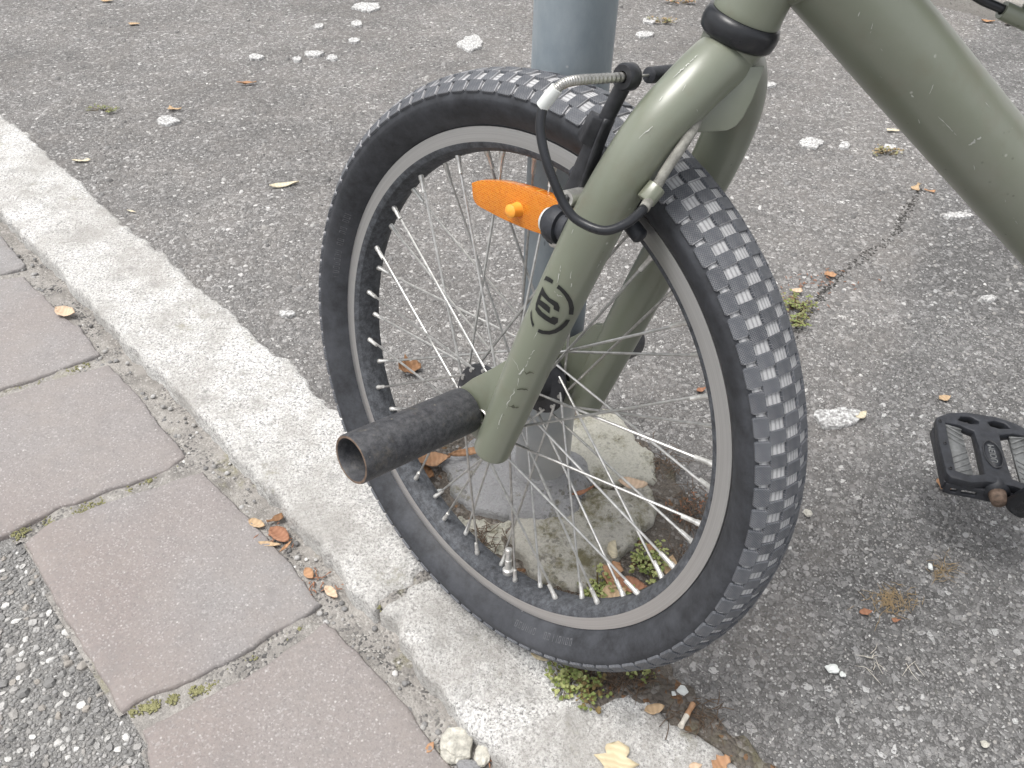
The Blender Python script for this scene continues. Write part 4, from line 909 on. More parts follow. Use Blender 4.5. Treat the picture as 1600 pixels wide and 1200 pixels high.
# handlebar, turned with the wheel
side = NW.copy()
stem0 = RING + AX * 0.14; clampc = stem0 + AX * 0.03 + FW * 0.05
fpart('stem', tube([stem0 - AX * 0.012, stem0 + AX * 0.02, clampc], [0.0175, 0.0175, 0.018], 24, 'round'), 'black_alloy')
hb = [clampc + side * s * x + AX * z - FW * b for s, x, z, b in [(-1, .35, .21, .045), (-1, .23, .20, .025), (-1, .20, .185, .02), (-1, .075, .02, .0), (-1, .05, 0, 0), (1, .05, 0, 0), (1, .075, .02, 0), (1, .20, .185, .02), (1, .23, .20, .025), (1, .35, .21, .045)]]
hbo = fpart('handlebar', tube(catmull(hb, 5), 0.0111, 20), 'black_alloy')
for s in (0, -1):
    a, b = (hb[0], hb[1]) if s == 0 else (hb[-1], hb[-2]); fpart('grip', tube([a, a + (b - a) * 0.9], [0.0155, 0.0155], 20, 'round'), 'black_plastic', hbo)
fpart('crossbar', tube([hb[2] * 0.45 + hb[3] * 0.55, hb[7] * 0.45 + hb[6] * 0.55], [0.008, 0.008], 16), 'black_alloy', hbo)
# rear wheel
rd = np.array([-1.0, 0.0318, 0]); rd /= np.linalg.norm(rd); ru = np.cross(rd, NF); ru = ru if ru[2] > 0 else -ru
RMX = TI @ Matrix([[rd[i], NF[i], ru[i], RA[i]] for i in range(3)] + [[0, 0, 0, 1]])
rt = link('rear_tyre', tyre_me, bike, RMX); rb = []
SV, SF = [], []
for al, ph, geo in ROWS:
    for k in range(96):
        T = block_T(al, 3.75 * (k + ph)); n = len(SV); SV += [T @ Vector(v) for v in geo[0]]; SF += [tuple(i + n for i in f) for f in geo[1]]
tag(link('rear_tread', autosmooth(mesh('rear_tread', SV, SF, 'tread_block'), 30), rt), kind='stuff')
rwh = link('rear_wheel', rim_me, bike, RMX); link('hub', hub_me, rwh)
for k in range(48):
    T = ang(7.5 * k); s_ = 1 if k % 2 == 0 else -1; d = 1 if (k // 2) % 2 == 0 else -1
    link('spoke', SPM[s_, d], rwh, T); link('spoke_nipple', SPM[s_, d, 'n'], rwh, T)

# cranks, chainring, chain, pedals
CE = np.array([0.4975, 0.5085, 0.0940])                               # end of the far crank
cdir = CE - BB; cdir = cdir - NF * (cdir @ NF); clen = np.linalg.norm(cdir); cdir /= clen
ring_c = BB - NF * 0.045
cring = fpart('chainring', plate([((0.058 if j % 4 < 2 else 0.0545) * math.cos(2 * math.pi * j / 144), (0.058 if j % 4 < 2 else 0.0545) * math.sin(2 * math.pi * j / 144)) for j in range(144)],
     [[(0.034 * math.cos(a) + 0.009 * math.cos(b), 0.034 * math.sin(a) + 0.009 * math.sin(b)) for b in np.linspace(0, 2 * math.pi, 13)[:-1]] for a in np.linspace(0, 2 * math.pi, 6)[:-1]], -0.0015, 0.0015, lambda u, v, z: ring_c + cdir * u + np.cross(NF, cdir) * v + NF * z), 'black_alloy')
ch = []
for k in range(17): a = R(90 + 180 * k / 16); ch.append(ring_c + np.array([1, 0, 0]) * 0.057 * math.cos(a) + np.array([0, 0, 1]) * 0.057 * math.sin(a))
for k in range(13): a = R(-90 + 180 * k / 12); ch.append(RA - NF * 0.045 + np.array([1, 0, 0]) * 0.03 * math.cos(a) + np.array([0, 0, 1]) * 0.03 * math.sin(a))
fpart('chain', tube(ch + [ch[0]], [(0.0035, 0.003)] * (len(ch) + 1), 8, None), 'noodle_steel')
def crank(s, name='crank'):
    d = cdir if s < 0 else -cdir; o0 = BB + NF * s * 0.052; o1 = BB + NF * s * 0.066 + d * clen
    fpart(name, tube([o0 - d * 0.012, o0, o0 + (o1 - o0) * 0.3, o0 + (o1 - o0) * 0.8, o1, o1 + d * 0.004], [(0.012, 0.008), (0.017, 0.009), (0.013, 0.0075), (0.0115, 0.0075), (0.0150, 0.0085), (0.0125, 0.0075)], 24, 'round', np.cross(NF, d)), 'black_gloss'); return o1
fpart('axle', tube([BB - NF * 0.06, BB + NF * 0.06], [0.009, 0.009], 20), 'black_alloy')
def pedal(s):
    o1 = crank(s); lat = NF * s; fwd = rd; zup = np.array([0, 0, 1.0])
    if s < 0: fwd = fwd * math.cos(R(4)) + zup * math.sin(R(-1)); fwd /= np.linalg.norm(fwd)
    zup = np.cross(fwd, lat); zup = zup if zup[2] > 0 else -zup
    if s < 0: cy, sy = math.cos(R(-11)), math.sin(R(-11)); rot = lambda q: np.array([q[0] * cy - q[1] * sy, q[0] * sy + q[1] * cy, q[2]]); c = o1 + lat * 0.064 + fwd * 0.007; lat, fwd, zup = rot(lat), rot(fwd), rot(zup)
    else: c = o1 + lat * 0.064
    f = lambda u, v, z: c + fwd * u + lat * v + zup * z          # u forward, v outward
    outer = [(0.046, -0.052), (0.0495, -0.046), (0.0505, 0.0), (0.0480, 0.036), (0.034, 0.047), (0.015, 0.053), (-0.015, 0.053), (-0.034, 0.047), (-0.048, 0.036), (-0.0505, 0.0), (-0.0495, -0.046), (-0.046, -0.052), (-0.028, -0.0545), (-0.012, -0.049), (0.012, -0.049), (0.028, -0.0545)]
    hl = lambda s_: [(s_ * u, v) for u, v in ((0.0395, 0.030), (0.040, 0.0), (0.040, -0.041), (0.028, -0.044), (0.0125, -0.039), (0.0115, 0.0), (0.0125, 0.024), (0.027, 0.030))]
    ho = lambda s_: [(s_ * u, v) for u, v in ((0.026, 0.0375), (0.014, 0.0345), (0.006, 0.036), (0.004, 0.042), (0.012, 0.0465), (0.022, 0.0445))]
    body = fpart('pedal', plate(outer, [hl(1), hl(-1), ho(1), ho(-1)], 0.001, 0.011, f), 'black_plastic', bev=0.0014)
    sl = lambda a, b: [(a, -0.0085), (a, -0.0035), (b, -0.0035), (b, -0.0085)]
    fpart('side_wall', plate([(-0.047, -0.0110), (-0.047, 0.0015), (0.047, 0.0015), (0.047, -0.0110), (0.040, -0.0125), (0.016, -0.0125), (0.0, -0.0135), (-0.016, -0.0125), (-0.040, -0.0125)], [sl(0.017, 0.031), sl(-0.031, -0.017), sl(0.035, 0.041), sl(-0.041, -0.035)], -0.0525, -0.0485, lambda u, v, z: f(u, z, v)), 'black_plastic', body, bev=0.0008)
    fpart('outer_wall', plate([(-0.030, -0.0100), (-0.030, 0.0015), (0.030, 0.0015), (0.030, -0.0100)], [], 0.0440, 0.0470, lambda u, v, z: f(u, z, v)), 'black_plastic', body, bev=0.0008)
    # tread plate with a chevron of ribs behind the front edge
    for e in (1, -1):
        fpart('tread_plate', plate([(e * 0.040, 0.0305), (e * 0.0405, -0.0415), (e * 0.0220, -0.0440), (e * 0.0240, 0.0300)], [], 0.0035, 0.0072, f), 'grey_plastic', body)
        for j in range(9):
            v0 = -0.040 + j * 0.0082
            for a, b in (((0.0402, v0 + (0.006 if v0 > -0.004 else -0.004)), (0.0275, v0)),):
                v_a = v0 + (0.012 if v0 > -0.006 else -0.012); v_a = min(max(v_a, -0.041), 0.030)
                p0, p1 = f(e * 0.0398, v_a, 0.0076), f(e * 0.0235, min(max(v0, -0.042), 0.029), 0.0076); fpart('rib', tube([p0, p1], [0.0011, 0.0011], 6), 'grey_plastic', body)
        for v in (-0.040, -0.004, 0.030): fpart('pin', lathe([(0.0019, -0.002), (0.0019, 0.0015), (0.0010, 0.0017)], f(e * 0.0452, v, 0.011), zup, 8), 'black_alloy', body)
        fpart('end_wall', plate([(e * 0.0490, -0.0500), (e * 0.0495, 0.030), (e * 0.0460, 0.030), (e * 0.0455, -0.0500)], [], -0.0085, 0.0015, f), 'black_plastic', body, bev=0.0008)
    fpart('spindle_housing', tube([f(0, -0.053, 0), f(0, -0.04, 0), f(0, 0.05, 0)], [0.0118, 0.0112, 0.0095], 24), 'black_plastic', body)
    fpart('spindle', tube([f(0, -0.064, 0), f(0, -0.050, 0)], [0.0070, 0.0085], 20), 'peg_rust_edge', body)
    # oval badge with raised letters
    n = 32; ov = lambda k: [(0.0092 * k * math.cos(2 * math.pi * j / n), -0.008 + 0.0205 * k * math.sin(2 * math.pi * j / n)) for j in range(n)]
    fpart('badge_rim', plate(ov(1.0), [ov(0.9)], 0.010, 0.0122, f), 'black_alloy', body)
    fpart('badge', plate(ov(0.93), [], 0.010, 0.0114, f), 'black_plastic', body)
    cu = bpy.data.curves.new('badge_text', 'FONT'); cu.body = 'MEIDU'; cu.size = 0.0088; cu.align_x = 'CENTER'; cu.align_y = 'CENTER'; cu.extrude = 0.0004
    to = bpy.data.objects.new('badge_text', cu); col.objects.link(to); dg = bpy.context.evaluated_depsgraph_get(); tm = bpy.data.meshes.new_from_object(to.evaluated_get(dg)); bpy.data.objects.remove(to)
    V = [f(v.co.y * 1.0, -0.008 - v.co.x, 0.0117 + v.co.z) for v in tm.vertices]; F = [tuple(p.vertices) for p in tm.polygons]
    fpart('badge_text', (V, F), 'grey_plastic', body, smooth=False)
pedal(-1); pedal(1)

# front brake: near arm, far arm, noodle, housing
def arm(s):
    P = [W(-0.0440, 0.1640, 0.046 * s), W(-0.0480, 0.1800, 0.047 * s), W(-0.0540, 0.2080, 0.047 * s), W(-0.0600, 0.2350, 0.046 * s), W(-0.0655, 0.2550, 0.0455 * s), W(-0.0695, 0.2690, 0.045 * s)]
    a = wpart('brake_arm', tube(catmull(P, 4), [(0.0062 if i < 14 else 0.0048, 0.0042) for i in range(21)], 12, 'round', W(1, 0, 0)), 'black_alloy')
    bx_ = lambda p, q, w, h_: tube([p, q], [(w, h_), (w * 0.9, h_)], 4, 'flat', W(1, 0.2, 0))
    wpart('arm_rib', tube(catmull([W(-0.0540, 0.1780, 0.0485 * s), W(-0.0610, 0.2080, 0.0485 * s), W(-0.0640, 0.2350, 0.047 * s), W(-0.066, 0.248, 0.046 * s)], 4), [(0.0022, 0.0052)] * 13, 10, 'round', W(1, 0, 0)), 'black_alloy', a)
    wpart('arm_block', bx_(W(-0.0555, 0.2310, 0.049 * s), W(-0.0600, 0.2480, 0.048 * s), 0.0085, 0.0065), 'black_alloy', a, bev=0.0012)
    wpart('arm_head', lathe([(0.0034, 0.039 * s), (0.0064, 0.039 * s), (0.0076, 0.041 * s), (0.0076, 0.0475 * s), (0.0066, 0.0495 * s), (0.0034, 0.0495 * s)], W(-0.0700, 0.2728, 0), YA, 24), 'black_alloy', a, auto=40)
    wpart('boss', tube([W(-0.0760, 0.1830, 0.052 * s), W(-0.0560, 0.1750, 0.048 * s)], [0.0085, 0.0080], 20), 'olive_paint', a)
    wpart('pivot', lathe([(0.0080, -0.002), (0.0105, 0.0), (0.0105, 0.004), (0.0092, 0.0045), (0.0092, 0.007), (0.0118, 0.0075), (0.0125, 0.012), (0.0118, 0.017), (0.0090, 0.020), (0.004, 0.0205)], W(-0.0590, 0.1760, 0.048 * s), W(1, -0.10, -0.05 * s), 28), 'black_plastic', a, auto=40)
    wpart('pivot_cap', lathe([(0.0090, 0.0), (0.0082, 0.0022), (0.0030, 0.0028), (0.0001, 0.0028)], W(-0.0388, 0.1742, 0.0472 * s), W(1, -0.10, -0.05 * s), 20), 'white_plastic', a)
    wpart('pad_stud', tube([W(-0.0620, 0.2010, 0.036 * s), W(-0.0620, 0.2010, 0.0655 * s)], [0.0052, 0.0052], 18), 'bolt_silver', a, auto=40)
    wpart('pad_stud_socket', tube([W(-0.0620, 0.2010, 0.0650 * s), W(-0.0620, 0.2010, 0.0662 * s)], [0.0028, 0.0028], 6), 'logo_black', a)
    pad = [W(0.2035 * math.cos(R(x)), 0.2035 * math.sin(R(x)), 0.0225 * s) for x in np.linspace(99, 117, 8)]
    wpart('brake_pad', tube(pad, [(0.0052, 0.0058)] * 8, 10, 'round', W(0, 1, 0)), 'black_plastic', a)
    wpart('pad_holder', tube([W(-0.0620, 0.1975, 0.026 * s), W(-0.0620, 0.2005, 0.042 * s)], [0.0105, 0.0080], 18), 'black_plastic', a)
    wpart('tension_screw', tube([W(-0.0530, 0.1640, 0.046 * s), W(-0.0445, 0.1620, 0.046 * s)], [0.0042, 0.0042], 12, 'round'), 'bolt_silver', a)
arm(1); arm(-1)
npts = catmull([W(-0.0700, 0.2728, 0.040), W(-0.0700, 0.2730, 0.066), W(-0.0695, 0.2730, 0.086), W(-0.0675, 0.2712, 0.0955), W(-0.0650, 0.2665, 0.0992)], 26)
wpart('noodle', tube(npts, [0.0024 + 0.00042 * ((i // 2) % 2) for i in range(len(npts))], 14), 'noodle_steel')
wpart('ferrule', tube([W(-0.0660, 0.2685, 0.0985), W(-0.0632, 0.2630, 0.1000), W(-0.0602, 0.2575, 0.1005)], [0.0035, 0.0036, 0.0036], 18), 'white_plastic', auto=40)
hp = [W(-0.0606, 0.2582, 0.1005), W(-0.0635, 0.2473, 0.103), W(-0.0707, 0.2341, 0.103), W(-0.0792, 0.2206, 0.100), W(-0.0874, 0.2105, 0.097), W(-0.0956, 0.2055, 0.094), W(-0.1090, 0.2045, 0.088), W(-0.1150, 0.2095, 0.077), W(-0.1152, 0.2160, 0.064), W(-0.1110, 0.2200, 0.053), W(-0.1120, 0.2350, 0.047), W(-0.1140, 0.2480, 0.041), W(-0.1120, 0.2590, 0.030), W(-0.1000, 0.2640, 0.010), W(-0.0900, 0.2850, -0.019), W(-0.0980, 0.3350, -0.024), W(-0.110, 0.40, 0.0), W(-0.12, 0.46, 0.05)]
wpart('brake_cable', tube(catmull(hp[:9], 6), 0.00268, 14), 'black_gloss'); wpart('upper_brake_cable', tube(catmull(hp[8:], 6), 0.0030, 14), 'dusty_housing')
cl0, cl1 = W(-0.1095, 0.2165, 0.0560), W(-0.1112, 0.2255, 0.0500)
wpart('cable_clip', tube([cl0, cl1], [(0.0058, 0.0058)] * 2, 8), 'olive_paint', fork, bev=0.001)
wpart('cable_wire', tube([W(-0.0700, 0.2728, 0.040), W(-0.0700, 0.2728, 0.0)], [0.0008, 0.0008], 8), 'noodle_steel')
wpart('cable_boot', tube([W(-0.0700, 0.2728, 0.024), W(-0.0700, 0.2728, 0.0235), W(-0.0700, 0.2728, 0.018), W(-0.0702, 0.2735, 0.0), W(-0.0704, 0.2735, -0.018)], [0.0035, 0.0046, 0.0047, 0.0044, 0.0036], 16), 'black_plastic', auto=40)

# ------------------------------------------------------------------ LEAVES, WEEDS AND LITTER
def leaf_mesh(kind, L, wd, curl, seed):
    V, F = [], []; n = 9
    for i in range(n):
        x = i / (n - 1)
        if kind == 'ovate': w = math.sin(math.pi * x ** 0.85) ** 0.8
        elif kind == 'narrow': w = math.sin(math.pi * x) ** 0.7 * 0.6
        elif kind == 'bit': w = 0.55 + 0.35 * math.sin(5 * x + seed)
        else: w = (math.sin(math.pi * x ** 0.8) ** 0.6) * (1 + 0.35 * math.cos(x * 17 + seed))
        w = max(w, 0.03) * wd * 0.5 * (1 + 0.15 * noise.noise((x * 4, seed, 0)))
        for j in range(5):
            u = (j - 2) / 2; z = abs(u) ** 1.5 * w * 0.55 * curl + L * 0.22 * curl * (2 * x - 1) ** 2 + 0.10 * L * noise.noise((x * 3 + seed, u * 1.5, seed))
            V.append((L * (x - 0.5), u * w * (1 + 0.12 * noise.noise((x * 9, u * 3, seed))), z))
    for i in range(n - 1):
        for j in range(4): F.append((i * 5 + j, i * 5 + j + 1, (i + 1) * 5 + j + 1, (i + 1) * 5 + j))
    k = len(V); zmin = min(v[2] for v in V); V = [(x, y, z - zmin + 0.0009) for x, y, z in V]
    V2 = V + [(x, y, z - 0.0007) for x, y, z in V]; E = {}
    for f in F:
        for a, b in zip(f, f[1:] + f[:1]): E[(a, b)] = 1
    F2 = F + [tuple(a + k for a in f[::-1]) for f in F] + [(b, a, a + k, b + k) for (a, b) in E if (b, a) not in E]
    return V2, F2
def leaf(pxy, lpx, asp, kind, mat, rot, curl, z, label, name='fallen_leaf', cat='leaf', tilt=(0, 0), group=None):
    P = G(pxy[0], pxy[1], z); L = lpx * depth(P) / FPX
    V, F = leaf_mesh(kind, L, L * asp, curl, (pxy[0] * 0.37 + pxy[1] * 0.11) % 17); o = link(name, fixn(mesh(name, V, F, mat)))
    o.matrix_world = Matrix.Translation(tuple(P)) @ Matrix.Rotation(R(rot), 4, 'Z') @ Matrix.Rotation(R(tilt[0]), 4, 'X') @ Matrix.Rotation(R(tilt[1]), 4, 'Y')
    return tag(o, label, cat, group)
AZ, BZ = -0.003, -0.0235
leaf((445, 290), 46, 0.32, 'narrow', 'leaf_pale', 25, 0.3, AZ, 'long narrow pale leaf on the asphalt left of the tyre')
leaf((128, 252), 27, 0.4, 'narrow', 'leaf_pale', 10, 0.2, AZ, 'small whitish leaf on asphalt close to the upper left kerb')
leaf((206, 331), 18, 0.3, 'narrow', 'leaf_pale', -20, 0.1, AZ, 'tiny pale leaf sliver at the kerb edge, upper left')
leaf((104, 491), 36, 0.6, 'ovate', 'leaf_peach', -15, 0.7, GZ, 'tan curled leaf lying by the second slab from the top left')
leaf((402, 820), 30, 0.5, 'ovate', 'leaf_tan', -20, 0.5, BZ, 'pale tan leaf, uppermost of the small leaf heap in the gutter joint')
leaf((438, 838), 42, 0.6, 'ovate', 'leaf_red', -35, 0.6, BZ, 'reddish brown leaf in the middle of the gutter leaf heap')
leaf((447, 856), 26, 0.35, 'narrow', 'leaf_orange', 60, 0.4, BZ, 'upright orange sliver of leaf at the lower end of the gutter heap')
leaf((422, 852), 36, 0.4, 'narrow', 'leaf_tan', -5, 0.4, BZ, 'flat tan leaf scrap at the bottom left of the gutter heap')
leaf((430, 812), 26, 0.6, 'bit', 'leaf_brown', 30, 0.4, BZ, 'dark brown leaf crumb at the top right of the gutter heap')
leaf((483, 898), 24, 0.6, 'ovate', 'leaf_orange', -50, 0.5, BZ, 'single small orange leaf in the joint below the leaf heap')
leaf((518, 927), 30, 0.5, 'ovate', 'leaf_peach', -40, 0.3, BZ, 'pinkish tan leaf in the joint beside the kerb stone joint')
leaf((672, 880 + 289), 20, 0.6, 'ovate', 'leaf_orange', 60, 0.4, BZ, 'small orange leaf left of the pale rock in the gutter joint')
leaf((735, 706), 74, 0.26, 'narrow', 'leaf_orange', 18, 0.5, 0.020, 'long rolled orange brown leaf beside the bottom of the fork leg', tilt=(25, 0))
leaf((675, 722), 58, 0.55, 'ovate', 'leaf_orange', 10, 0.6, 0.010, 'orange brown leaf below the axle peg')
leaf((662, 740), 40, 0.6, 'ovate', 'leaf_brown', -30, 0.6, 0.004, 'dark brown leaf right behind the rim below the axle peg')
leaf((988, 757), 46, 0.55, 'ovate', 'leaf_peach', -8, 0.35, 0.022, 'peach coloured oval leaf on the mossy concrete right of the pole')
leaf((910, 770), 46, 0.25, 'narrow', 'leaf_red', 28, 0.5, 0.020, 'thin reddish leaf against the foot of the pole')
leaf((955, 898), 46, 0.75, 'lobed', 'leaf_orange', 60, 0.6, 0.010, 'orange brown leaf standing among the weeds inside the wheel', tilt=(25, 0))
leaf((950, 862), 40, 0.6, 'ovate', 'leaf_pale', 70, 0.9, 0.012, 'folded pale leaf above the orange one inside the wheel', tilt=(40, 10))
leaf((985, 916), 50, 0.6, 'ovate', 'leaf_red', -10, 0.5, 0.008, 'red brown leaf behind the lower spokes among weeds')
leaf((958, 930), 44, 0.7, 'ovate', 'leaf_tan', 20, 0.4, 0.012, 'tan leaf touching the lower rim inside the wheel')
leaf((1046, 888), 40, 0.55, 'ovate', 'leaf_tan', 70, 0.5, 0.006, 'tan leaf at the right of the weeds inside the wheel')
leaf((1021, 857), 26, 0.6, 'bit', 'leaf_orange', 10, 0.4, 0.004, 'small orange leaf scrap above the weeds inside the wheel')
leaf((962, 1190), 62, 0.85, 'lobed', 'leaf_yellow', 80, 0.25, 0.001, 'large yellow leaf on the granite kerb at the bottom of the photo')
leaf((1022, 1109), 34, 0.5, 'ovate', 'leaf_tan', 15, 0.4, 0.001, 'small tan leaf on the kerb edge below the tyre')
leaf((1126, 1194), 34, 0.6, 'lobed', 'leaf_orange', 30, 0.4, 0.001, 'orange lobed leaf at the bottom edge beside the kerb corner')
leaf((1086, 1198), 22, 0.6, 'ovate', 'leaf_peach', 10, 0.3, 0.001, 'pale pinkish leaf at the bottom edge next to the orange lobed one')
leaf((843, 1028), 30, 0.45, 'narrow', 'leaf_yellow', -20, 0.4, 0.001, 'yellow brown leaf tucked under the bottom of the tyre')
leaf((1432, 293), 26, 0.55, 'bit', 'leaf_tan', 55, 0.1, AZ, 'small rectangular tan scrap on asphalt below the downtube')
leaf((1452, 299), 16, 0.5, 'bit', 'leaf_orange', -30, 0.3, AZ, 'brownish scrap touching the rectangular tan one')
leaf((1398, 205), 26, 0.3, 'bit', 'leaf_pale', 0, 0.1, AZ, 'pale flat scrap on asphalt just below the middle of the downtube')
leaf((1297, 431), 20, 0.7, 'lobed', 'leaf_orange', 0, 0.5, AZ, 'small orange leaf on the asphalt seam above the mossy tuft')
leaf((1243, 455), 20, 0.6, 'bit', 'leaf_peach', 0, 0.4, 0.0, 'pale leaf bit on top of the mossy tuft right of the tyre')
leaf((1475, 623), 22, 0.6, 'ovate', 'leaf_tan', 20, 0.3, AZ, 'tan leaf on asphalt above the pedal')
leaf((1474, 762), 30, 0.5, 'ovate', 'leaf_orange', -60, 0.4, AZ, 'orange brown leaf half under the front edge of the pedal')
leaf((1352, 957), 22, 0.5, 'ovate', 'leaf_red', 10, 0.4, AZ, 'small reddish leaf left of the straw tufts')
leaf((1400, 970), 14, 0.6, 'bit', 'leaf_red', 10, 0.4, AZ, 'tiny reddish crumb below the straw tufts')
leaf((1345, 650), 26, 0.5, 'ovate', 'leaf_pale', 40, 0.4, AZ, 'cream leaf at the edge of the big white blotch')
leaf((210, 38), 18, 0.5, 'ovate', 'leaf_tan', 0, 0.3, AZ, 'small tan leaf far left near the top of the photo')
leaf((274, 172), 20, 0.6, 'bit', 'leaf_tan', 0, 0.4, AZ, 'tan leaf crumb just above a white blotch at left')
leaf((386, 132), 30, 0.35, 'narrow', 'leaf_orange', 10, 0.3, AZ, 'thin orange leaf in the upper left asphalt')
leaf((168, 2), 22, 0.4, 'ovate', 'leaf_tan', 0, 0.3, AZ, 'tan leaf at the top edge in the left corner')
leaf((1543, 34), 20, 0.45, 'ovate', 'leaf_orange', -10, 0.4, AZ, 'orange leaf at the foot of the wall in the top right corner')
leaf((1577, 38), 18, 0.6, 'lobed', 'leaf_peach', 20, 0.5, AZ, 'pale leaf at the foot of the wall below the cable stop')
leaf((638, 578), 38, 0.8, 'lobed', 'leaf_brown', 30, 1.2, AZ, 'crumpled brown leaf on asphalt seen between the left spokes', tilt=(15, 10))
leaf((1095, 610), 18, 0.5, 'ovate', 'leaf_red', 30, 0.4, AZ, 'small reddish leaf seen between spokes right of the far fork leg')

# pale rocks, chips, cigarette end
def rock(pxy, wpx, hpx, z, label, name='stone', mat='rock_pale', seed=1.0):
    P = G(pxy[0], pxy[1], z); k = depth(P) / FPX; bm = bmesh.new(); bmesh.ops.create_icosphere(bm, subdivisions=3, radius=1.0)
    for v in bm.verts:
        d = v.co.copy(); a = 1 + 0.38 * noise.noise(d * 1.1 + Vector((seed, 0, 0))) + 0.16 * noise.noise(d * 3 + Vector((0, seed, 0))); q = d * a
        q = Vector((round(q.x * 3.2) / 3.2 * 0.35 + q.x * 0.65, round(q.y * 3.2) / 3.2 * 0.35 + q.y * 0.65, q.z)); v.co = Vector((q.x * wpx * k * 0.5, q.y * hpx * k * 0.62, max(q.z, -0.4) * min(wpx, hpx) * k * 0.40))
    me = bpy.data.meshes.new(name); bm.to_mesh(me); bm.free(); me.materials.append(M[mat]); autosmooth(me, 28); me.polygons.foreach_set('use_smooth', np.ones(len(me.polygons), dtype=bool))
    o = link(name, me); o.location = (P[0], P[1], P[2] + 0.003); return tag(o, label, 'stone')
rock((713, 1168), 50, 44, BZ, 'fist of pale rough rock wedged in the gutter joint at the bottom', seed=1.2)
rock((754, 1180), 24, 34, BZ, 'smaller pale rock right of the big one in the gutter joint', seed=4.2)
rock((733, 1200), 36, 16, BZ, 'flat grey stone below the two pale rocks at the bottom edge', mat='cement_grey', seed=6.2)
rock((1065, 1081), 17, 11, 0.0, 'white stone chip on soil right of the weeds below the tyre', mat='white_plastic', seed=2.0)
rock((1052, 1086), 7, 6, 0.0, 'tiny white chip left of the white stone chip below the tyre', mat='white_plastic', seed=3.0)
rock((1299, 1047), 18, 12, AZ, 'white chip on the asphalt right of the tyre bottom', mat='white_plastic', seed=8.0)
rock((1315, 1056), 9, 7, AZ, 'small white chip beside the white chip on the lower asphalt', mat='white_plastic', seed=9.0)
rock((1452, 888), 7, 10, AZ, 'tiny white chip beside the upper straw tuft', mat='white_plastic', seed=5.0)
rock((1262, 804), 13, 11, AZ, 'cream pebble on asphalt touching the right tread', seed=7.0)
rock((1537, 1165), 12, 9, AZ, 'cream pebble near the bottom right corner', seed=11.0)
rock((688, 770), 10, 7, 0.004, 'small white pebble in the soil behind the lower left rim', mat='white_plastic', seed=12.0)
P = G(1073, 1118, 0.006)
cig = empty('cigarette_end', tuple(P)); tag(cig, 'crushed cigarette end with tan filter on the kerb edge', 'cigarette')
d0 = (G(1063, 1136, 0.006) - G(1084, 1098, 0.006)); d0 /= np.linalg.norm(d0)
def cg(n_, a, b, m_): link(n_, autosmooth(fixn(mesh(n_, *tube([d0 * a, d0 * (0.4 * a + 0.6 * b), d0 * b], [(0.0034, 0.0026), (0.0032, 0.0022), (0.0034, 0.0027)], 14), m_)), 40), cig)
cg('filter', -0.013, 0.0, 'leaf_orange'); cg('paper', 0.0001, 0.012, 'paper')

# weeds
def weed(pxy, spread_px, n, label, mats=('weed_green', 'weed_pale'), z=0.0, hgt=0.02, leafpx=11, seed=0, asp=1.0):
    random.seed(seed + 100); P = G(pxy[0], pxy[1], z); k = depth(P) / FPX; rt_ = empty('weed', tuple(P)); tag(rt_, label, 'weed', None)
    LV = [[], []]; LF = [[], []]; SV, SF = [], []
    for i in range(n):
        a = random.uniform(0, 6.28); r = random.random() ** 0.6 * spread_px * k * 0.5; tip = np.array([r * math.cos(a), r * math.sin(a) * asp, random.uniform(0.25, 1) * hgt]); base = np.array([tip[0] * 0.3, tip[1] * 0.3, -0.003])
        mid = (tip + base) / 2 + np.array([0, 0, hgt * 0.25])
        V, F = tube([base, mid, tip], [0.0005, 0.0004, 0.0003], 4); m = len(SV); SV += V; SF += [tuple(q + m for q in f) for f in F]
        for j in range(random.randint(3, 6)):
            s = leafpx * k * random.uniform(0.35, 0.7); az = random.uniform(0, 6.28); up_ = random.uniform(-0.1, 0.7); c = tip * random.uniform(0.75, 1.0) + np.array([random.gauss(0, 0.0015), random.gauss(0, 0.0015), random.gauss(0, 0.001)])
            u = np.array([math.cos(az), math.sin(az), up_]); v = np.array([-math.sin(az), math.cos(az), random.uniform(-.3, .3)]); q = random.randint(0, 1); m = len(LV[q])
            w_ = random.uniform(0.3, 0.55); shp = [(0, 0), (0.35, w_ * .8), (0.62, w_ * 1.1), (0.95, w_ * .35), (1.15, 0), (0.98, -w_ * .45), (0.66, -w_), (0.33, -w_ * .9)]
            LV[q] += [c + u * s * x + v * s * y + np.array([0, 0, s * 0.22 * abs(y) - s * 0.2 * x * x]) for x, y in shp] + [c + u * s * 0.6 - np.array([0, 0, s * 0.1])]
            LF[q] += [(m + x, m + (x + 1) % 8, m + 8) for x in range(8)]
    link('stem', mesh('stem', SV, SF, 'weed_stem'), rt_)
    for q in (0, 1): link('foliage', mesh('foliage', LV[q], LF[q], mats[q]), rt_)
weed((885, 1066), 80, 46, 'bright green small leaved weed sprouting below the bottom of the tyre', hgt=0.018, seed=1)
weed((917, 1085), 84, 30, 'darker straggly weed with reddish stems right below the tyre weed', mats=('weed_green', 'weed_stem'), hgt=0.014, seed=2)
weed((1000, 1052), 40, 14, 'low green weed at the right end of the tyre bottom', hgt=0.010, seed=3)
weed((935, 925), 60, 32, 'pale green weed at the left inside the lower rim', mats=('weed_pale', 'weed_green'), hgt=0.020, z=0.002, seed=4)
weed((1010, 885), 78, 42, 'pale green weed at the right inside the lower rim', mats=('weed_pale', 'weed_green'), hgt=0.022, z=0.002, seed=5)
weed((985, 935), 30, 10, 'tiny green weed tuft touching the rim between two leaves', mats=('weed_green', 'weed_pale'), hgt=0.010, z=0.002, seed=6)
weed((1247, 480), 62, 46, 'mossy green tuft on the asphalt seam right of the tyre', mats=('moss', 'weed_green'), hgt=0.010, leafpx=7, seed=7)
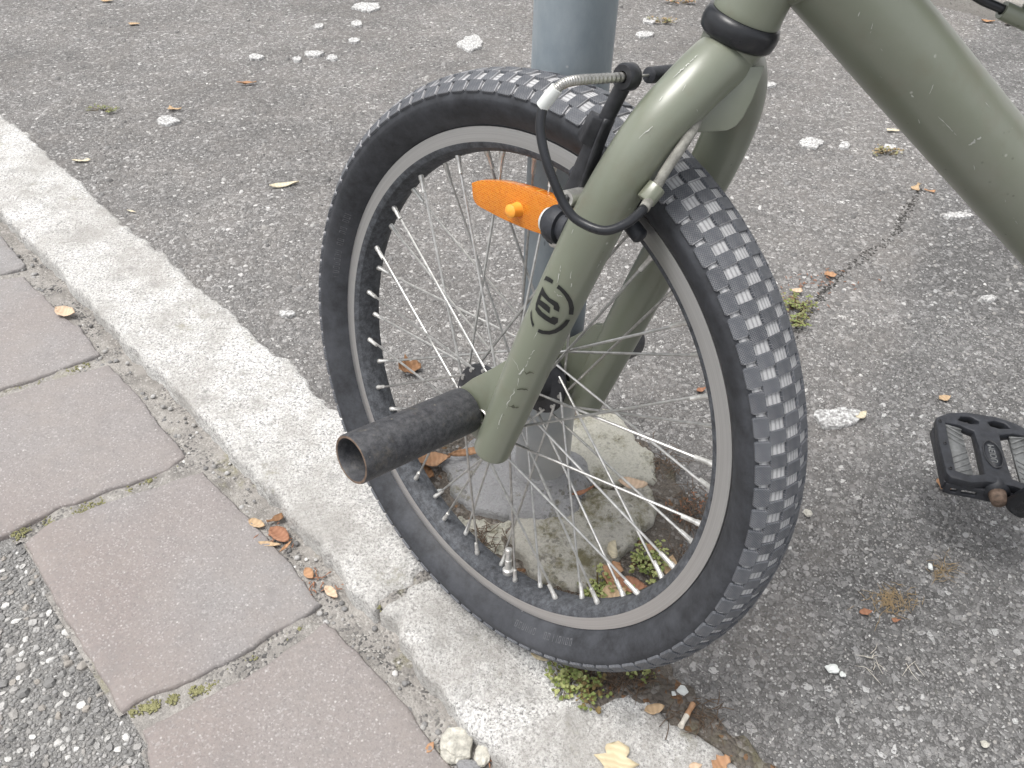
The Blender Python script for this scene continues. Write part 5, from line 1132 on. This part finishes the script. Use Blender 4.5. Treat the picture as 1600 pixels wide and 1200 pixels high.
weed((1244, 505), 44, 26, 'green moss clump against the tread below the mossy tuft', mats=('weed_green', 'moss'), hgt=0.008, leafpx=7, seed=8)
weed((1385, 238), 56, 22, 'flat mossy tuft on asphalt left of the downtube', mats=('moss', 'straw'), hgt=0.006, leafpx=7, seed=9, asp=0.6)
weed((160, 170), 60, 20, 'thin streak of moss on asphalt at the upper left', mats=('moss', 'weed_green'), hgt=0.004, leafpx=5, seed=10, asp=0.6)
weed((1035, 33), 60, 22, 'strip of moss and dry grass at the top right of the pole', mats=('moss', 'straw'), hgt=0.006, leafpx=6, seed=11, asp=0.5)
weed((1062, 3), 60, 18, 'orange and green moss at the top edge left of the head tube', mats=('moss', 'leaf_orange'), hgt=0.006, leafpx=6, seed=12, asp=0.5)

# dead grass and root litter
def litter(name, spots, mat, ln, rad=0.0005, flat=0.35, seed=0):
    random.seed(seed + 500); V, F = [], []
    for cx, cy, w, h_, n, z in spots:
        for i in range(n):
            P = G(cx + random.gauss(0, w * 0.3), cy + random.gauss(0, h_ * 0.3), z); a = random.uniform(0, 6.28); l = random.uniform(0.4, 1.2) * ln
            d = np.array([math.cos(a), math.sin(a), random.uniform(0, flat)]); e = np.array([-math.sin(a), math.cos(a), 0]) * random.uniform(-0.3, 0.3)
            v, f = tube([P + np.array([0, 0, 0.001]), P + d * l * 0.5 + e * l * 0.4 + np.array([0, 0, 0.001]), P + d * l + np.array([0, 0, -0.3 * flat * l])], [rad, rad, rad * 0.5], 4); m = len(V); V += v; F += [tuple(q + m for q in k) for k in f]
    return mesh(name, V, F, mat)
def tuft(spot, ln, label, mat='straw', seed=0, n=30):
    o = link('dry_grass', litter('dry_grass', [(*spot, n, AZ)], mat, ln, 0.00028, 0.15, seed)); tag(o, label, 'dry grass')
tuft((1393, 940, 62, 34), 0.013, 'larger brown tuft of dead grass on the lower right asphalt', seed=1, n=130)
tuft((1473, 893, 28, 30), 0.012, 'smaller brown tuft of dead grass near the pedal', seed=2, n=60)
tuft((1362, 1040, 16, 30), 0.014, 'whitish dry grass stalk standing out on the lower asphalt', mat='paper', seed=3, n=10)
tuft((1430, 1036, 40, 5), 0.020, 'curved pale straw right of the dry grass stalk', mat='paper', seed=4, n=3)
tag(link('root_litter', litter('root_litter', [(1085, 800, 70, 60, 150, 0.003), (1040, 720, 60, 40, 60, 0.004), (745, 845, 60, 40, 90, 0.004), (960, 1062, 120, 24, 110, 0.002), (1090, 1120, 60, 50, 50, 0.001), (870, 935, 90, 40, 60, 0.006), (1075, 870, 60, 40, 50, 0.002)], 'root', 0.016, 0.00045, 0.3, 5)), kind='stuff')
tag(link('dry_crumbs', litter('dry_crumbs', [(1085, 800, 60, 50, 60, 0.003), (430, 840, 60, 40, 14, BZ), (500, 915, 60, 50, 30, BZ), (1290, 440, 90, 40, 30, AZ), (780, 1180, 50, 30, 40, BZ), (1250, 470, 60, 60, 40, AZ)], 'leaf_red', 0.007, 0.0007, 0.2, 6)), kind='stuff')

# moss cushions and grit in the joints
def joint_bits():
    random.seed(900); MV, MF = [], []; GV, GF, tone = [], [], []
    def blob(P, r, fl, V, F):
        v, f = lathe([(0.001, fl), (0.6, fl * 0.8), (0.95, fl * 0.35), (1.0, -0.2)], (0, 0, 0), (0, 0, 1), 6); m = len(V)
        for p in v: V.append(P + np.array(p) * r * (1 + 0.25 * noise.noise(Vector(p) * 2 + Vector((P[0] * 90, P[1] * 90, 0)))))
        F.extend([tuple(q + m for q in k) for k in f])
    for (a, b, n, w) in (((195, 1118), (330, 1072), 130, 7), ((330, 1070), (500, 962), 30, 5), ((0, 846), (190, 772), 100, 7), ((190, 772), (290, 722), 40, 4), ((0, 616), (160, 562), 24, 4), ((590, 950), (690, 905), 50, 5)):
        for i in range(n * 9):
            t = random.random()
            if noise.noise((a[0] * 0.13, t * 9.0, 2.0)) + 0.5 * noise.noise((a[0], t * 31.0, 5.0)) < 0.08: continue
            P = G(a[0] + (b[0] - a[0]) * t + random.gauss(0, w * 0.45), a[1] + (b[1] - a[1]) * t + random.gauss(0, w * 0.55), -0.0250 if a[0] < 560 else -0.006); blob(P, random.uniform(0.0004, 0.0013), 0.9, MV, MF)
    for i in range(900):
        s = random.uniform(-1.35, 0.35); q = random.gauss(0.175, 0.022); p = XY(s, q); m = len(GV); blob(np.array([p[0], p[1], -0.0262]), random.choice((0.0009, 0.0014, 0.002, 0.0032)), 0.7, GV, GF); tone += [random.random()] * (len(GV) - m)
    tag(link('moss', mesh('moss', MV, MF, 'moss')), kind='stuff')
    me = mesh('grit', GV, GF, 'chip_stone'); at = me.attributes.new('tone', 'FLOAT', 'POINT'); at.data.foreach_set('value', np.array(tone, dtype=np.float32)); tag(link('grit', me), kind='stuff')
joint_bits()
